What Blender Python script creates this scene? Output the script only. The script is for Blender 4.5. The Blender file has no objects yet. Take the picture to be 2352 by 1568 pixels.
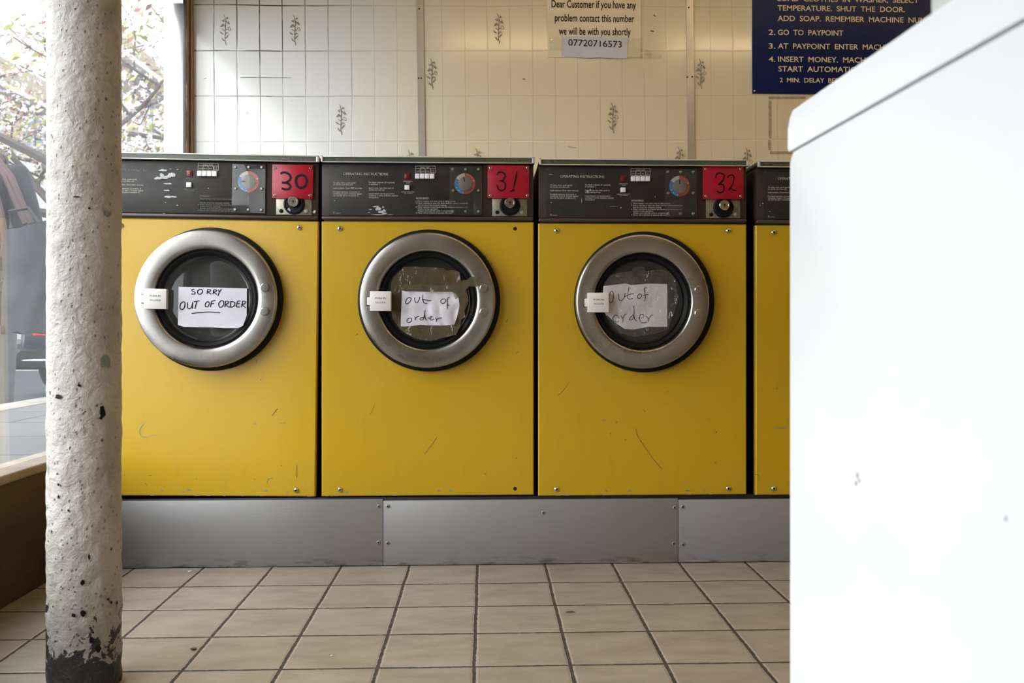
import bpy, bmesh, math, random
from mathutils import Vector, Matrix, noise as mnoise
random.seed(7)
C = bpy.context.scene.collection
PI = math.pi
S = bpy.context.scene

# ------------------------------------------------------------------ camera, world, exposure
YAW = math.radians(2.2)
FPX = 2050.0
PPX, PPY = 1193.0, 746.0          # principal point (lens shift) in a 2352 x 1568 frame
CAMZ = 0.71
cd = bpy.data.cameras.new('camera'); cam = bpy.data.objects.new('camera', cd); C.objects.link(cam)
cam.location = (0, 0, CAMZ); cam.rotation_euler = (PI/2, 0, -YAW)
cd.sensor_width = 36; cd.lens = FPX/2352*36
cd.shift_x = -(PPX-1176)/2352; cd.shift_y = -(784-PPY)/2352
cd.clip_start = 0.02; cd.clip_end = 200
cd.dof.use_dof = True; cd.dof.focus_distance = 2.72; cd.dof.aperture_fstop = 7.0
S.camera = cam
w = bpy.data.worlds.new('world'); S.world = w; w.use_nodes = True
bg = w.node_tree.nodes['Background']; bg.inputs[0].default_value = (0.93, 0.97, 1.0, 1)
# bright overcast sky, brightest round the veiled sun (down the street, behind the camera)
_wt = w.node_tree; _tc = _wt.nodes.new('ShaderNodeTexCoord'); _dp = _wt.nodes.new('ShaderNodeVectorMath'); _dp.operation = 'DOT_PRODUCT'
_wt.links.new(_tc.outputs['Generated'], _dp.inputs[0]); _dp.inputs[1].default_value = Vector((-.62, -.70, .36)).normalized()
_mr = _wt.nodes.new('ShaderNodeMapRange'); _mr.interpolation_type = 'SMOOTHSTEP'; _wt.links.new(_dp.outputs['Value'], _mr.inputs[0])
for _i, _v in enumerate((-.3, 1.0, 2.6, 8.3)): _mr.inputs[_i+1].default_value = _v
_wt.links.new(_mr.outputs[0], bg.inputs[1])
S.view_settings.view_transform = 'Standard'; S.view_settings.look = 'None'
S.view_settings.exposure = 0.0; S.view_settings.gamma = 1.0; S.view_settings.use_curve_mapping = False
try:
    S.cycles.use_denoising = True
    S.cycles.max_bounces = 10; S.cycles.transparent_max_bounces = 16
    S.cycles.sample_clamp_indirect = 6.0
    S.cycles.caustics_reflective = False; S.cycles.caustics_refractive = False
except Exception: pass

def ray(px, py):
    u = (px-PPX)/FPX; v = -(py-PPY)/FPX
    return Vector((u*math.cos(YAW)+math.sin(YAW), math.cos(YAW)-u*math.sin(YAW), v))
def M(px, py, Y):                                   # a measured point on the upright plane y = Y
    d = ray(px, py); t = Y/d.y
    return Vector((d.x*t, Y, CAMZ+d.z*t))
def MP(px, py, p0, n):                              # the same on any plane
    d = ray(px, py); o = Vector((0, 0, CAMZ)); t = (Vector(p0)-o).dot(n)/d.dot(n)
    return o+d*t

YF = 2.641       # washer fronts
YW = 3.62        # tiled back wall
XG = -1.258       # shop window glass
WALL_TILT = math.radians(0.65)

# ------------------------------------------------------------------ materials
def srgb(r, g, b):
    def f(c):
        c /= 255.0
        return c/12.92 if c <= .04045 else ((c+.055)/1.055)**2.4
    return (f(r), f(g), f(b), 1)
class NT:
    def __init__(s, name):
        s.m = bpy.data.materials.new(name); s.m.use_nodes = True
        s.t = s.m.node_tree; s.b = s.t.nodes['Principled BSDF']; s.out = s.t.nodes['Material Output']
        s._co = None
    def n(s, kind, **kw):
        nd = s.t.nodes.new(kind)
        for k, v in kw.items(): setattr(nd, k, v)
        return nd
    def l(s, a, b): s.t.links.new(a, b)
    def put(s, sock, v):
        if isinstance(v, bpy.types.NodeSocket): s.l(v, sock)
        else: sock.default_value = v
    def co(s):
        if s._co is None: s._co = s.n('ShaderNodeTexCoord').outputs['Object']
        return s._co
    def math(s, op, a, b=0.0, c=0.0, clamp=False):
        nd = s.n('ShaderNodeMath', operation=op, use_clamp=clamp)
        s.put(nd.inputs[0], a); s.put(nd.inputs[1], b)
        if len(nd.inputs) > 2: s.put(nd.inputs[2], c)
        return nd.outputs[0]
    def sep(s, v=None):
        nd = s.n('ShaderNodeSeparateXYZ'); s.l(v or s.co(), nd.inputs[0]); return nd.outputs
    def comb(s, x, y, z):
        nd = s.n('ShaderNodeCombineXYZ')
        for i, q in enumerate((x, y, z)): s.put(nd.inputs[i], q)
        return nd.outputs[0]
    def noise(s, scale, detail=4, rough=.55, vec=None, dist=0):
        nd = s.n('ShaderNodeTexNoise'); s.l(vec or s.co(), nd.inputs['Vector'])
        nd.inputs['Scale'].default_value = scale; nd.inputs['Detail'].default_value = detail
        nd.inputs['Roughness'].default_value = rough; nd.inputs['Distortion'].default_value = dist
        return nd.outputs['Fac']
    def scaled(s, sx, sy, sz):
        nd = s.n('ShaderNodeMapping'); s.l(s.co(), nd.inputs[0]); nd.inputs['Scale'].default_value = (sx, sy, sz)
        return nd.outputs[0]
    def vor(s, scale, vec=None, rnd=1.0, feature='F1'):
        nd = s.n('ShaderNodeTexVoronoi', feature=feature); s.l(vec or s.co(), nd.inputs['Vector'])
        nd.inputs['Scale'].default_value = scale; nd.inputs['Randomness'].default_value = rnd
        return nd
    def ramp(s, f, stops):
        nd = s.n('ShaderNodeValToRGB'); s.l(f, nd.inputs[0])
        while len(nd.color_ramp.elements) < len(stops): nd.color_ramp.elements.new(.5)
        for e, (p, c) in zip(nd.color_ramp.elements, stops): e.position = p; e.color = c
        return nd.outputs[0]
    def rng(s, f, a, b, c=0.0, d=1.0):
        nd = s.n('ShaderNodeMapRange'); s.put(nd.inputs[0], f)
        for i, q in enumerate((a, b, c, d)): nd.inputs[i+1].default_value = q
        return nd.outputs[0]
    def mix(s, f, a, b, mode='MIX'):
        nd = s.n('ShaderNodeMix', data_type='RGBA', blend_type=mode)
        s.put(nd.inputs[0], f); s.put(nd.inputs[6], a); s.put(nd.inputs[7], b)
        return nd.outputs[2]
    def bump(s, h, strength=.2, dist=.002):
        nd = s.n('ShaderNodeBump'); s.l(h, nd.inputs['Height'])
        nd.inputs['Strength'].default_value = strength; nd.inputs['Distance'].default_value = dist
        s.l(nd.outputs[0], s.b.inputs['Normal']); return nd
    def set(s, color=None, rough=None, metal=None, spec=None, coat=None, trans=None, alpha=None, ior=None):
        for k, v in (('Base Color', color), ('Roughness', rough), ('Metallic', metal), ('Specular IOR Level', spec),
                     ('Coat Weight', coat), ('Transmission Weight', trans), ('Alpha', alpha), ('IOR', ior)):
            if v is not None: s.put(s.b.inputs[k], v)
        return s
def pm(name, rgb, rough=.5, metal=0., spec=.5, vary=.12, vscale=8., bump=0., bscale=60., coat=0.):
    t = NT(name); f = t.noise(vscale, 5)
    col = srgb(*rgb); dark = tuple(c*(1-vary) for c in col[:3])+(1,); lite = tuple(min(1, c*(1+vary)) for c in col[:3])+(1,)
    t.set(color=t.ramp(f, [(.3, dark), (.7, lite)]), rough=rough, metal=metal, spec=spec, coat=coat)
    if bump: t.bump(t.noise(bscale, 4), bump)
    return t.m
MAT = {}
MAT['brown'] = pm('brown enamel', (56, 44, 38), .42, vary=.15, spec=.32)
MAT['lip'] = pm('brown lip', (62, 48, 44), .35, vary=.15)
MAT['dark'] = pm('dark cabinet side', (36, 32, 29), .5, vary=.4, vscale=14)
MAT['black'] = pm('black rubber', (13, 13, 14), .5, vary=.2, spec=.2)
MAT['hole'] = pm('dark hole', (10, 9, 9), .8, vary=.1)
MAT['chrome'] = pm('chrome', (205, 203, 198), .16, 1., vary=.06)
MAT['trimchrome'] = pm('trim chrome', (214, 211, 206), .28, .4, vary=.08)
MAT['green'] = pm('green trim band', (70, 78, 62), .35, vary=.25, vscale=20)
MAT['gold'] = pm('worn gold lettering', (112, 102, 64), .5, vary=.3, vscale=60)
MAT['whitelet'] = pm('worn white lettering', (186, 182, 170), .6, vary=.25, vscale=40)
MAT['greylet'] = pm('faded lettering', (112, 108, 102), .6, vary=.3, vscale=40)
MAT['flake'] = pm('pale bared metal', (176, 176, 178), .5, vary=.2, vscale=50)
MAT['button'] = pm('white button', (226, 224, 228), .35, vary=.03)
MAT['lamp'] = pm('red lamp lens', (112, 14, 20), .3, vary=.1)
MAT['red'] = pm('red plastic plate', (158, 6, 38), .34, vary=.08, vscale=5)
MAT['ink'] = pm('black ink', (14, 10, 11), .6, spec=.2, vary=.2, vscale=60)
MAT['pen'] = pm('marker pen', (18, 17, 24), .6, spec=.2, vary=.2, vscale=60)
MAT['blue'] = pm('dial blue', (52, 128, 190), .5, vary=.06)
MAT['dred'] = pm('dial red', (164, 62, 52), .5, vary=.08)
MAT['dpink'] = pm('dial light red', (190, 84, 74), .5, vary=.06)
MAT['dwhite'] = pm('dial pale', (206, 202, 190), .5, vary=.05)
MAT['dgrey'] = pm('dial knob grey', (128, 126, 120), .4, vary=.08)
MAT['lockplate'] = pm('lock plate', (140, 134, 120), .4, .7, vary=.35, vscale=40)
MAT['drumsteel'] = pm('dull drum steel', (70, 68, 66), .45, .6, vary=.2)
MAT['latch'] = pm('latch white', (218, 214, 210), .4, vary=.03)
MAT['alu'] = pm('aluminium strip', (205, 200, 194), .3, .75, vary=.08, vscale=12)
MAT['cream'] = pm('cream wall', (214, 204, 180), .6, vary=.05)
MAT['ceil'] = pm('ceiling white', (226, 222, 212), .7, vary=.04)
MAT['signtext'] = pm('cream sign lettering', (226, 208, 172), .5, vary=.04)
MAT['print'] = pm('flower print', (132, 125, 108), .3, vary=.22, vscale=90)
MAT['residue'] = pm('tape residue', (158, 146, 118), .6, vary=.3, vscale=50)
MAT['grime'] = pm('grime mark', (96, 86, 70), .7, vary=.3, vscale=60)
MAT['sill'] = pm('sill wood', (152, 138, 124), .45, vary=.2, vscale=14)
MAT['tubebody'] = pm('light fitting white', (230, 228, 220), .4, vary=.02)
def emis(name, rgb, k):
    t = NT(name); t.b.inputs['Base Color'].default_value = (1, 1, 1, 1)
    t.b.inputs['Emission Color'].default_value = rgb; t.b.inputs['Emission Strength'].default_value = k
    return t.m
MAT['tube'] = emis('warm tube', (1, .73, .43, 1), 22)

# yellow enamel
t = NT('yellow enamel')
f1 = t.noise(2.2, 3); f2 = t.noise(30, 6, .7, t.scaled(1, 1, .25))
c = t.ramp(f1, [(.3, srgb(190, 151, 8)), (.7, srgb(185, 151, 27))])
c = t.mix(t.rng(f2, .55, .8, 0, .25), c, srgb(160, 130, 56))
t.set(color=c, rough=t.rng(t.noise(5, 3), .3, .7, .30, .46), spec=.5); t.bump(t.noise(3, 2), .08, .01); MAT['yellow'] = t.m
MAT['chip'] = pm('chipped paint', (128, 130, 128), .6, vary=.3, vscale=90)
MAT['scratch'] = pm('scratch', (112, 84, 24), .7, vary=.3, vscale=90)
# panel decal: scuffed near black
t = NT('scuffed panel decal')
f = t.noise(9, 6, .65); g = t.noise(26, 6, .75, t.scaled(1, 1, 1.8))
c = t.ramp(f, [(.3, srgb(32, 29, 26)), (.62, srgb(47, 43, 39)), (.8, srgb(62, 59, 55))])
c = t.mix(t.rng(g, .62, .72, 0, .22), c, srgb(110, 108, 104))
t.set(color=c, rough=t.rng(g, .3, .7, .34, .55), spec=.28); MAT['decal'] = t.m
# satin steel of the door rings
t = NT('satin steel')
f = t.noise(6, 4); t.set(color=t.ramp(f, [(.3, srgb(158, 154, 149)), (.7, srgb(178, 174, 168))]), metal=1.0, rough=t.rng(f, .3, .7, .24, .34))
t.bump(t.noise(4, 1), .10, .006); MAT['steel'] = t.m
# kick panels, dull brushed sheet with dents
t = NT('dull sheet steel')
sx = t.scaled(1.5, 1, 40); f = t.noise(6, 5, .6, sx); g = t.noise(3, 4)
c = t.ramp(f, [(.3, srgb(149, 148, 149)), (.7, srgb(156, 154, 154))]); c = t.mix(t.rng(g, .4, .65, 0, .4), c, srgb(142, 138, 135))
z = t.sep()[2]
grime = t.math('MULTIPLY', t.rng(z, -.065, -.098, 0, 1), t.rng(t.noise(14, 5, .6, t.scaled(1, 1, 4)), .5, .62, 0, .75))
c = t.mix(grime, c, srgb(66, 60, 54))
t.set(color=c, metal=.45, rough=t.rng(g, .3, .7, .40, .52)); t.bump(t.noise(4.0, 2), .25, .006); MAT['kick'] = t.m
# door glass and panes
def glassy(name, tint, haze, hazecol, rough=.02, ior=1.45, crinkle=0.):
    t = NT(name); t.t.nodes.remove(t.b)
    tr = t.n('ShaderNodeBsdfTransparent'); tr.inputs[0].default_value = tint
    gl = t.n('ShaderNodeBsdfGlossy'); gl.inputs['Roughness'].default_value = rough
    fr = t.n('ShaderNodeFresnel'); bf = t.n('ShaderNodeNewGeometry').outputs['Backfacing']; t.l(t.rng(bf, 0, 1, ior, 1/ior), fr.inputs[0])
    if crinkle:
        bp = t.n('ShaderNodeBump'); t.l(t.math('ABSOLUTE', t.math('SUBTRACT', t.noise(28, 3, .55, None, .8), .5)), bp.inputs['Height']); bp.inputs['Strength'].default_value = crinkle; bp.inputs['Distance'].default_value = .02
        t.l(bp.outputs[0], gl.inputs['Normal']); t.l(bp.outputs[0], fr.inputs['Normal'])
    m1 = t.n('ShaderNodeMixShader'); t.l(fr.outputs[0], m1.inputs[0]); t.l(tr.outputs[0], m1.inputs[1]); t.l(gl.outputs[0], m1.inputs[2])
    last = m1.outputs[0]
    if haze:
        ts = t.n('ShaderNodeBsdfTranslucent'); ts.inputs[0].default_value = hazecol
        df = t.n('ShaderNodeBsdfDiffuse'); df.inputs[0].default_value = hazecol
        md = t.n('ShaderNodeMixShader'); md.inputs[0].default_value = .4; t.l(ts.outputs[0], md.inputs[1]); t.l(df.outputs[0], md.inputs[2])
        m2 = t.n('ShaderNodeMixShader'); t.l(t.rng(t.noise(3, 6, .7), .3, .75, haze*.7, haze*1.3), m2.inputs[0])
        t.l(last, m2.inputs[1]); t.l(md.outputs[0], m2.inputs[2]); last = m2.outputs[0]
    t.l(last, t.out.inputs[0]); return t.m
MAT['pane'] = glassy('dusty window glass', (.97, .98, .98, 1), .031, (.9, .95, 1, 1), .02, 1.4)
MAT['doorglass'] = glassy('washer door glass', (.72, .73, .73, 1), .02, (.8, .8, .8, 1), .03, 1.6)
MAT['acrylic'] = glassy('clear acrylic', (.93, .93, .92, 1), .03, (.8, .8, .8, 1), .05)
MAT['cleartape'] = glassy('clear tape', (.96, .96, .93, 1), .07, (.85, .82, .7, 1), .06, 1.75, .6)
MAT['browntape'] = glassy('brown packing tape', (.42, .30, .17, 1), .42, (.40, .31, .19, 1), .10, 1.8, .3)
MAT['olivetape'] = glassy('olive packing tape', (.55, .50, .33, 1), .35, (.42, .40, .26, 1), .10, 1.8, .3)
# paper
t = NT('white paper'); f = t.noise(9, 4)
t.set(color=t.ramp(f, [(.3, srgb(200, 198, 207)), (.7, srgb(212, 210, 218))]), rough=.55, spec=.4); MAT['paper'] = t.m
t = NT('yellowed paper'); f = t.noise(7, 4)
t.set(color=t.ramp(f, [(.3, srgb(226, 212, 178)), (.7, srgb(236, 224, 194))]), rough=.35, spec=.4); MAT['creampaper'] = t.m
# blue sign
t = NT('navy enamel sign'); f = t.noise(4, 4)
t.set(color=t.ramp(f, [(.3, srgb(15, 28, 70)), (.7, srgb(20, 35, 84))]), rough=.3, spec=.22); MAT['sign'] = t.m
# white enamel
t = NT('white enamel'); f = t.noise(2.5, 3)
t.set(color=t.ramp(f, [(.3, srgb(236, 238, 241)), (.7, srgb(241, 243, 246))]), rough=.3); MAT['enamel'] = t.m

MAT['greyenamel'] = pm('grey white enamel', (200, 203, 199), .35, vary=.02)
# back wall: printed tile board, 20 tile columns measured between two grout lines
def wall_material():
    t = NT('tile board'); x, y, z = t.sep()
    ct, st = math.cos(WALL_TILT), math.sin(WALL_TILT)
    X0 = M(491.8, 200, YW); X1 = M(1531.8, 200, YW)
    tw = (X1.x-X0.x)/20; Z0 = M(700, 13, YW).z; Z1 = M(700, 325, YW).z; th = (Z0-Z1)/3
    wob = t.math('MULTIPLY', t.math('SUBTRACT', t.noise(2.2, 2), .5), .012)
    xr = t.math('ADD', t.math('MULTIPLY_ADD', x, ct, t.math('MULTIPLY', t.math('SUBTRACT', z, X0.z), st)), wob)
    zr = t.math('SUBTRACT', t.math('ADD', z, wob), t.math('MULTIPLY', t.math('ADD', x, .75), st))
    def line(v, o, p, w0, w1):
        q = t.math('DIVIDE', t.math('SUBTRACT', v, o), p); fr = t.math('FRACT', t.math('ADD', q, 100.5))
        d = t.math('MULTIPLY', t.math('ABSOLUTE', t.math('SUBTRACT', fr, .5)), p)
        return t.rng(d, w0, w1, 1, 0)
    lx = line(xr, X0.x, tw, .0010, .0030); lz = line(zr, Z0, th, .0012, .0034)
    # the board left of the first strip has soiled joints; the others are clean and shallow
    left = t.rng(x, M(640, 0, YW).x, M(930, 0, YW).x, 1, 0)
    up = t.rng(z, M(0, 300, YW).z, M(0, 200, YW).z, .35, 1)
    dirt = t.math('MULTIPLY', t.math('MULTIPLY', left, up), t.rng(t.noise(9, 4), .3, .55, .45, 1))
    amt = t.math('MAXIMUM', t.math('MULTIPLY', t.math('MAXIMUM', lx, lz), t.math('MAXIMUM', dirt, .16)), 0)
    base = t.ramp(t.noise(1.6, 3), [(.3, srgb(221, 206, 174)), (.7, srgb(226, 213, 184))])
    base = t.mix(t.rng(x, M(780, 0, YW).x, M(1060, 0, YW).x, .95, 0), base, srgb(219, 220, 218))  # cool white of the window reflection put into the left boards' colour
    spots = t.rng(t.vor(9).outputs['Distance'], .02, .035, .6, 0)
    base = t.mix(t.math('MULTIPLY', spots, t.rng(t.noise(3, 2), .55, .62, 0, 1)), base, srgb(120, 108, 86))
    col = t.mix(amt, base, srgb(78, 60, 44))
    t.set(color=col, rough=t.rng(t.noise(4, 3), .3, .7, .10, .15), spec=.5, ior=1.75)
    t.bump(t.math('MULTIPLY', t.math('MAXIMUM', lx, lz), -1.0), .2, .0015)
    return t.m
MAT['wall'] = wall_material()
# floor tiles
def floor_material():
    t = NT('floor tiles'); x, y, z = t.sep()
    gx = MP(1096.7, 1299.4, (0, 0, 0), Vector((0, 0, 1))).x
    gy = [MP(1096, py, (0, 0, 0), Vector((0, 0, 1))).y for py in (1339.8, 1390.2, 1452.4, 1530.5)]
    py_ = (gy[0]-gy[3])/3
    wb = t.math('MULTIPLY', t.math('SUBTRACT', t.noise(5, 3), .5), .006)
    ch = t.math('MULTIPLY', t.math('SUBTRACT', t.noise(60, 4, .7), .5), .006)
    def cell(v, o, p):
        return t.math('DIVIDE', t.math('SUBTRACT', t.math('ADD', v, wb), o), p)
    qx = cell(x, gx, .2); qy = cell(y, gy[0], py_)
    def edge(q, p):
        fr = t.math('FRACT', t.math('ADD', q, 100.0)); return t.math('MULTIPLY', t.math('MINIMUM', fr, t.math('SUBTRACT', 1.0, fr)), p)
    d = t.math('ADD', t.math('MINIMUM', edge(qx, .2), t.math('MULTIPLY', edge(qy, py_), 1.0)), ch)
    g = t.rng(d, .0034, .0046, 1, 0); rim = t.rng(d, .0048, .008, 1, 0)
    wn = t.n('ShaderNodeTexWhiteNoise', noise_dimensions='2D')
    t.l(t.comb(t.math('FLOOR', qx), t.math('FLOOR', qy), 0), wn.inputs['Vector'])
    v = t.noise(7, 6, .6, t.scaled(1, 2.4, 1)); fine = t.noise(120, 4, .7)
    c = t.ramp(v, [(.28, srgb(138, 127, 116)), (.5, srgb(157, 146, 134)), (.72, srgb(168, 158, 146))])
    c = t.mix(t.rng(fine, .58, .75, 0, .35), c, srgb(108, 94, 78))
    c = t.mix(t.rng(wn.outputs[0], 0, 1, 0, .22), c, srgb(132, 122, 111))
    c = t.mix(t.math('MULTIPLY', rim, .35), c, srgb(196, 188, 178))  # light caught by the tile edges, painted as a paler rim
    gc = t.ramp(t.noise(40, 4), [(.35, srgb(52, 44, 38)), (.7, srgb(84, 72, 62))])
    c = t.mix(g, c, gc)
    t.set(color=c, rough=t.rng(g, 0, 1, .36, .85), spec=.45)
    h = t.math('ADD', t.math('MULTIPLY', t.rng(d, .002, .0085, 0, 1), 1.0), t.math('MULTIPLY', t.noise(9, 3), .5))
    t.bump(h, .45, .003); return t.m
MAT['floor'] = floor_material()
# column: lumpy off-white gloss paint chipped to black at the foot
def column_material():
    t = NT('chipped column paint'); x, y, z = t.sep()
    base = t.ramp(t.noise(10, 6, .65), [(.28, srgb(148, 142, 134)), (.5, srgb(175, 169, 161)), (.75, srgb(190, 185, 178))])
    veins = t.rng(t.math('ABSOLUTE', t.math('SUBTRACT', t.noise(26, 5, .6, None, 1.6), .5)), .0, .02, .45, 0)
    base = t.mix(t.math('MULTIPLY', veins, t.rng(t.noise(7, 2), .45, .6, 0, 1)), base, srgb(120, 112, 100))
    pits = t.vor(34, t.scaled(1, 1, .8)); pm_ = t.rng(pits.outputs['Distance'], .05, .11, 1, 0)
    pm2 = t.math('MULTIPLY', pm_, t.rng(t.noise(11, 3), .47, .53, 0, 1))
    base = t.mix(t.math('MULTIPLY', pm2, .85), base, srgb(84, 78, 72))
    p2 = t.vor(85, t.scaled(1, 1, .75)); pm3 = t.math('MULTIPLY', t.rng(p2.outputs['Distance'], .12, .2, 1, 0), t.rng(t.noise(17, 3), .44, .5, 0, 1))
    base = t.mix(t.math('MULTIPLY', pm3, .6), base, srgb(96, 88, 80))
    gch = t.math('MULTIPLY', t.rng(t.vor(9, t.scaled(1, 1, .7)).outputs['Distance'], .10, .12, 1, 0), t.rng(t.noise(5, 2), .54, .56, 0, 1))
    base = t.mix(gch, base, srgb(120, 132, 118))
    # big black chips, more and more of them towards the floor
    k = t.noise(24, 5, .62, None, .4); thr = t.ramp(t.math('MULTIPLY', z, 2.5), [(0, (.30,)*3+(1,)), (.16, (.42,)*3+(1,)), (.3, (.54,)*3+(1,)), (.6, (.70,)*3+(1,)), (1, (.80,)*3+(1,))])
    bl = t.rng(t.math('SUBTRACT', k, thr), 0, .012, 0, 1)
    grey = t.rng(t.math('ADD', z, t.math('MULTIPLY', t.noise(16, 4), .16)), .10, .40, 1, 0)
    base = t.mix(t.math('MULTIPLY', grey, .6), base, srgb(112, 106, 100))
    base = t.mix(bl, base, srgb(40, 38, 36))
    t.set(color=base, rough=.42, spec=.4)
    h = t.math('ADD', t.math('MULTIPLY', t.noise(38, 5, .6, None, .8), .8), t.math('MULTIPLY', pm2, -1.2))
    h = t.math('ADD', h, t.math('MULTIPLY', bl, -.5)); h = t.math('ADD', h, t.math('ADD', t.math('MULTIPLY', pm3, -.5), t.math('MULTIPLY', t.noise(95, 4, .65), .5))); t.bump(h, .9, .007); return t.m
MAT['column'] = column_material()
def wood(name, a, b, rough=.5, ax=(1, 1, .12), sc=30):
    t = NT(name); f = t.noise(sc, 6, .65, t.scaled(*ax), .6)
    t.set(color=t.ramp(f, [(.3, srgb(*a)), (.7, srgb(*b))]), rough=rough); t.bump(f, .2, .002); return t.m
MAT['riser'] = wood('dark stained board', (52, 34, 20), (74, 50, 30), .55, (1, .12, 1), 24)
t = NT('worn window frame'); f = t.noise(22, 6, .7, t.scaled(1, 1, .25), .5); x, y, z = t.sep()
k = t.rng(t.math('ADD', f, t.math('MULTIPLY', t.math('ADD', x, 1.1765), 55.0)), .56, .64, 0, 1)
c = t.mix(k, t.ramp(t.noise(12, 3), [(.3, srgb(52, 42, 44)), (.7, srgb(74, 60, 58))]), t.ramp(f, [(.3, srgb(104, 74, 46)), (.7, srgb(164, 134, 100))]))
t.set(color=c, rough=.5); t.bump(f, .4, .002); MAT['frame'] = t.m

# ------------------------------------------------------------------ mesh builder
class MB:
    def __init__(s): s.bm = bmesh.new(); s.mats = []; s.lay = 0
    def mi(s, m):
        m = MAT[m] if isinstance(m, str) else m
        if m not in s.mats: s.mats.append(m)
        return s.mats.index(m)
    def _assign(s, faces, m, smooth=None):
        i = s.mi(m)
        for f in faces: f.material_index = i
    def box(s, lo, hi, m, bev=0, seg=2):
        lo = Vector(lo); hi = Vector(hi); tmp = bmesh.new()
        bmesh.ops.create_cube(tmp, size=1.0)
        for v in tmp.verts: v.co = Vector(((lo[i]+hi[i])/2+v.co[i]*(hi[i]-lo[i]) for i in range(3)))
        if bev: bmesh.ops.bevel(tmp, geom=tmp.edges[:], offset=bev, segments=seg, profile=.5, affect='EDGES')
        s.merge(tmp, m); return s
    def merge(s, tmp, m, mat=None):
        i = s.mi(m); mp = {}
        for v in tmp.verts: mp[v] = s.bm.verts.new(mat @ v.co if mat else v.co)
        for f in tmp.faces:
            try: nf = s.bm.faces.new([mp[v] for v in f.verts]); nf.material_index = i
            except ValueError: pass
        tmp.free()
    def lathe(s, prof, c, m, n=64, axis='Y', cap0=False, cap1=False, mats=None):
        c = Vector(c); rings = []; i = s.mi(m)
        for (r, h) in prof:
            rg = []
            if r < 1e-6:
                p = c+(Vector((0, h, 0)) if axis == 'Y' else Vector((0, 0, h))); rg = [s.bm.verts.new(p)]
            else:
                for k in range(n):
                    a = 2*PI*k/n
                    p = Vector((r*math.cos(a), h, r*math.sin(a))) if axis == 'Y' else Vector((r*math.cos(a), r*math.sin(a), h))
                    rg.append(s.bm.verts.new(c+p))
            rings.append(rg)
        for q, (A, B) in enumerate(zip(rings, rings[1:])):
            mi = s.mi(mats[q]) if mats else i
            for k in range(n):
                if len(A) == 1 and len(B) == 1: continue
                if len(A) == 1: fv = [A[0], B[k], B[(k+1) % n]]
                elif len(B) == 1: fv = [A[k], B[0], A[(k+1) % n]]
                else: fv = [A[k], B[k], B[(k+1) % n], A[(k+1) % n]]
                f = s.bm.faces.new(fv); f.material_index = mi
        if cap0 and len(rings[0]) > 1: s.bm.faces.new(rings[0]).material_index = i
        if cap1 and len(rings[-1]) > 1: s.bm.faces.new(rings[-1][::-1]).material_index = i
        return s
    def tube(s, pts, r, m, n=8, cap=True):
        pts = [Vector(p) for p in pts]; rs = r if isinstance(r, (list, tuple)) else [r]*len(pts); i = s.mi(m); rings = []
        for k, p in enumerate(pts):
            d = (pts[min(k+1, len(pts)-1)]-pts[max(k-1, 0)]).normalized()
            a = d.cross(Vector((0, 0, 1)) if abs(d.z) < .9 else Vector((1, 0, 0))).normalized(); b = d.cross(a)
            rings.append([s.bm.verts.new(p+(a*math.cos(2*PI*j/n)+b*math.sin(2*PI*j/n))*rs[k]) for j in range(n)])
        for A, B in zip(rings, rings[1:]):
            for j in range(n): s.bm.faces.new([A[j], A[(j+1) % n], B[(j+1) % n], B[j]]).material_index = i
        if cap:
            s.bm.faces.new(rings[0][::-1]).material_index = i; s.bm.faces.new(rings[-1]).material_index = i
        return s
    def poly(s, pts, n, th, m):                      # flat outline given as 3-D points, thickened along n
        n = Vector(n); i = s.mi(m); A = [s.bm.verts.new(Vector(p)) for p in pts]; B = [s.bm.verts.new(Vector(p)-n*th) for p in pts]
        s.bm.faces.new(A).material_index = i; s.bm.faces.new(B[::-1]).material_index = i
        for k in range(len(pts)): s.bm.faces.new([A[k], B[k], B[(k+1) % len(pts)], A[(k+1) % len(pts)]]).material_index = i
        return s
    def stroke(s, pts, wd, nrm, m, smooth=3):        # a drawn line of width wd lying on a surface of normal nrm
        pts = [Vector(p) for p in pts]; nrm = Vector(nrm); i = s.mi(m)
        if smooth > 1 and len(pts) > 2:
            out = []
            for k in range(len(pts)-1):
                p0 = pts[max(k-1, 0)]; p1 = pts[k]; p2 = pts[k+1]; p3 = pts[min(k+2, len(pts)-1)]
                for q in range(smooth):
                    u = q/smooth
                    out.append(.5*((2*p1)+(p2-p0)*u+(2*p0-5*p1+4*p2-p3)*u*u+(3*p1-p0-3*p2+p3)*u**3))
            out.append(pts[-1]); pts = out
        ws = wd if isinstance(wd, (list, tuple)) else None; prev = None; s.lay += 1
        pts = [p+nrm*(1.5e-5*s.lay+6e-6*k) for k, p in enumerate(pts)]
        for k, p in enumerate(pts):
            d = (pts[min(k+1, len(pts)-1)]-pts[max(k-1, 0)])
            if d.length < 1e-9: continue
            sd = d.normalized().cross(nrm).normalized()
            wk = wd if ws is None else ws[min(len(ws)-1, int(k*(len(ws)-1)/max(1, len(pts)-1)+.5))]
            cur = (s.bm.verts.new(p+sd*wk/2), s.bm.verts.new(p-sd*wk/2))
            if prev: s.bm.faces.new([prev[0], prev[1], cur[1], cur[0]]).material_index = i
            prev = cur
        return s
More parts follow.
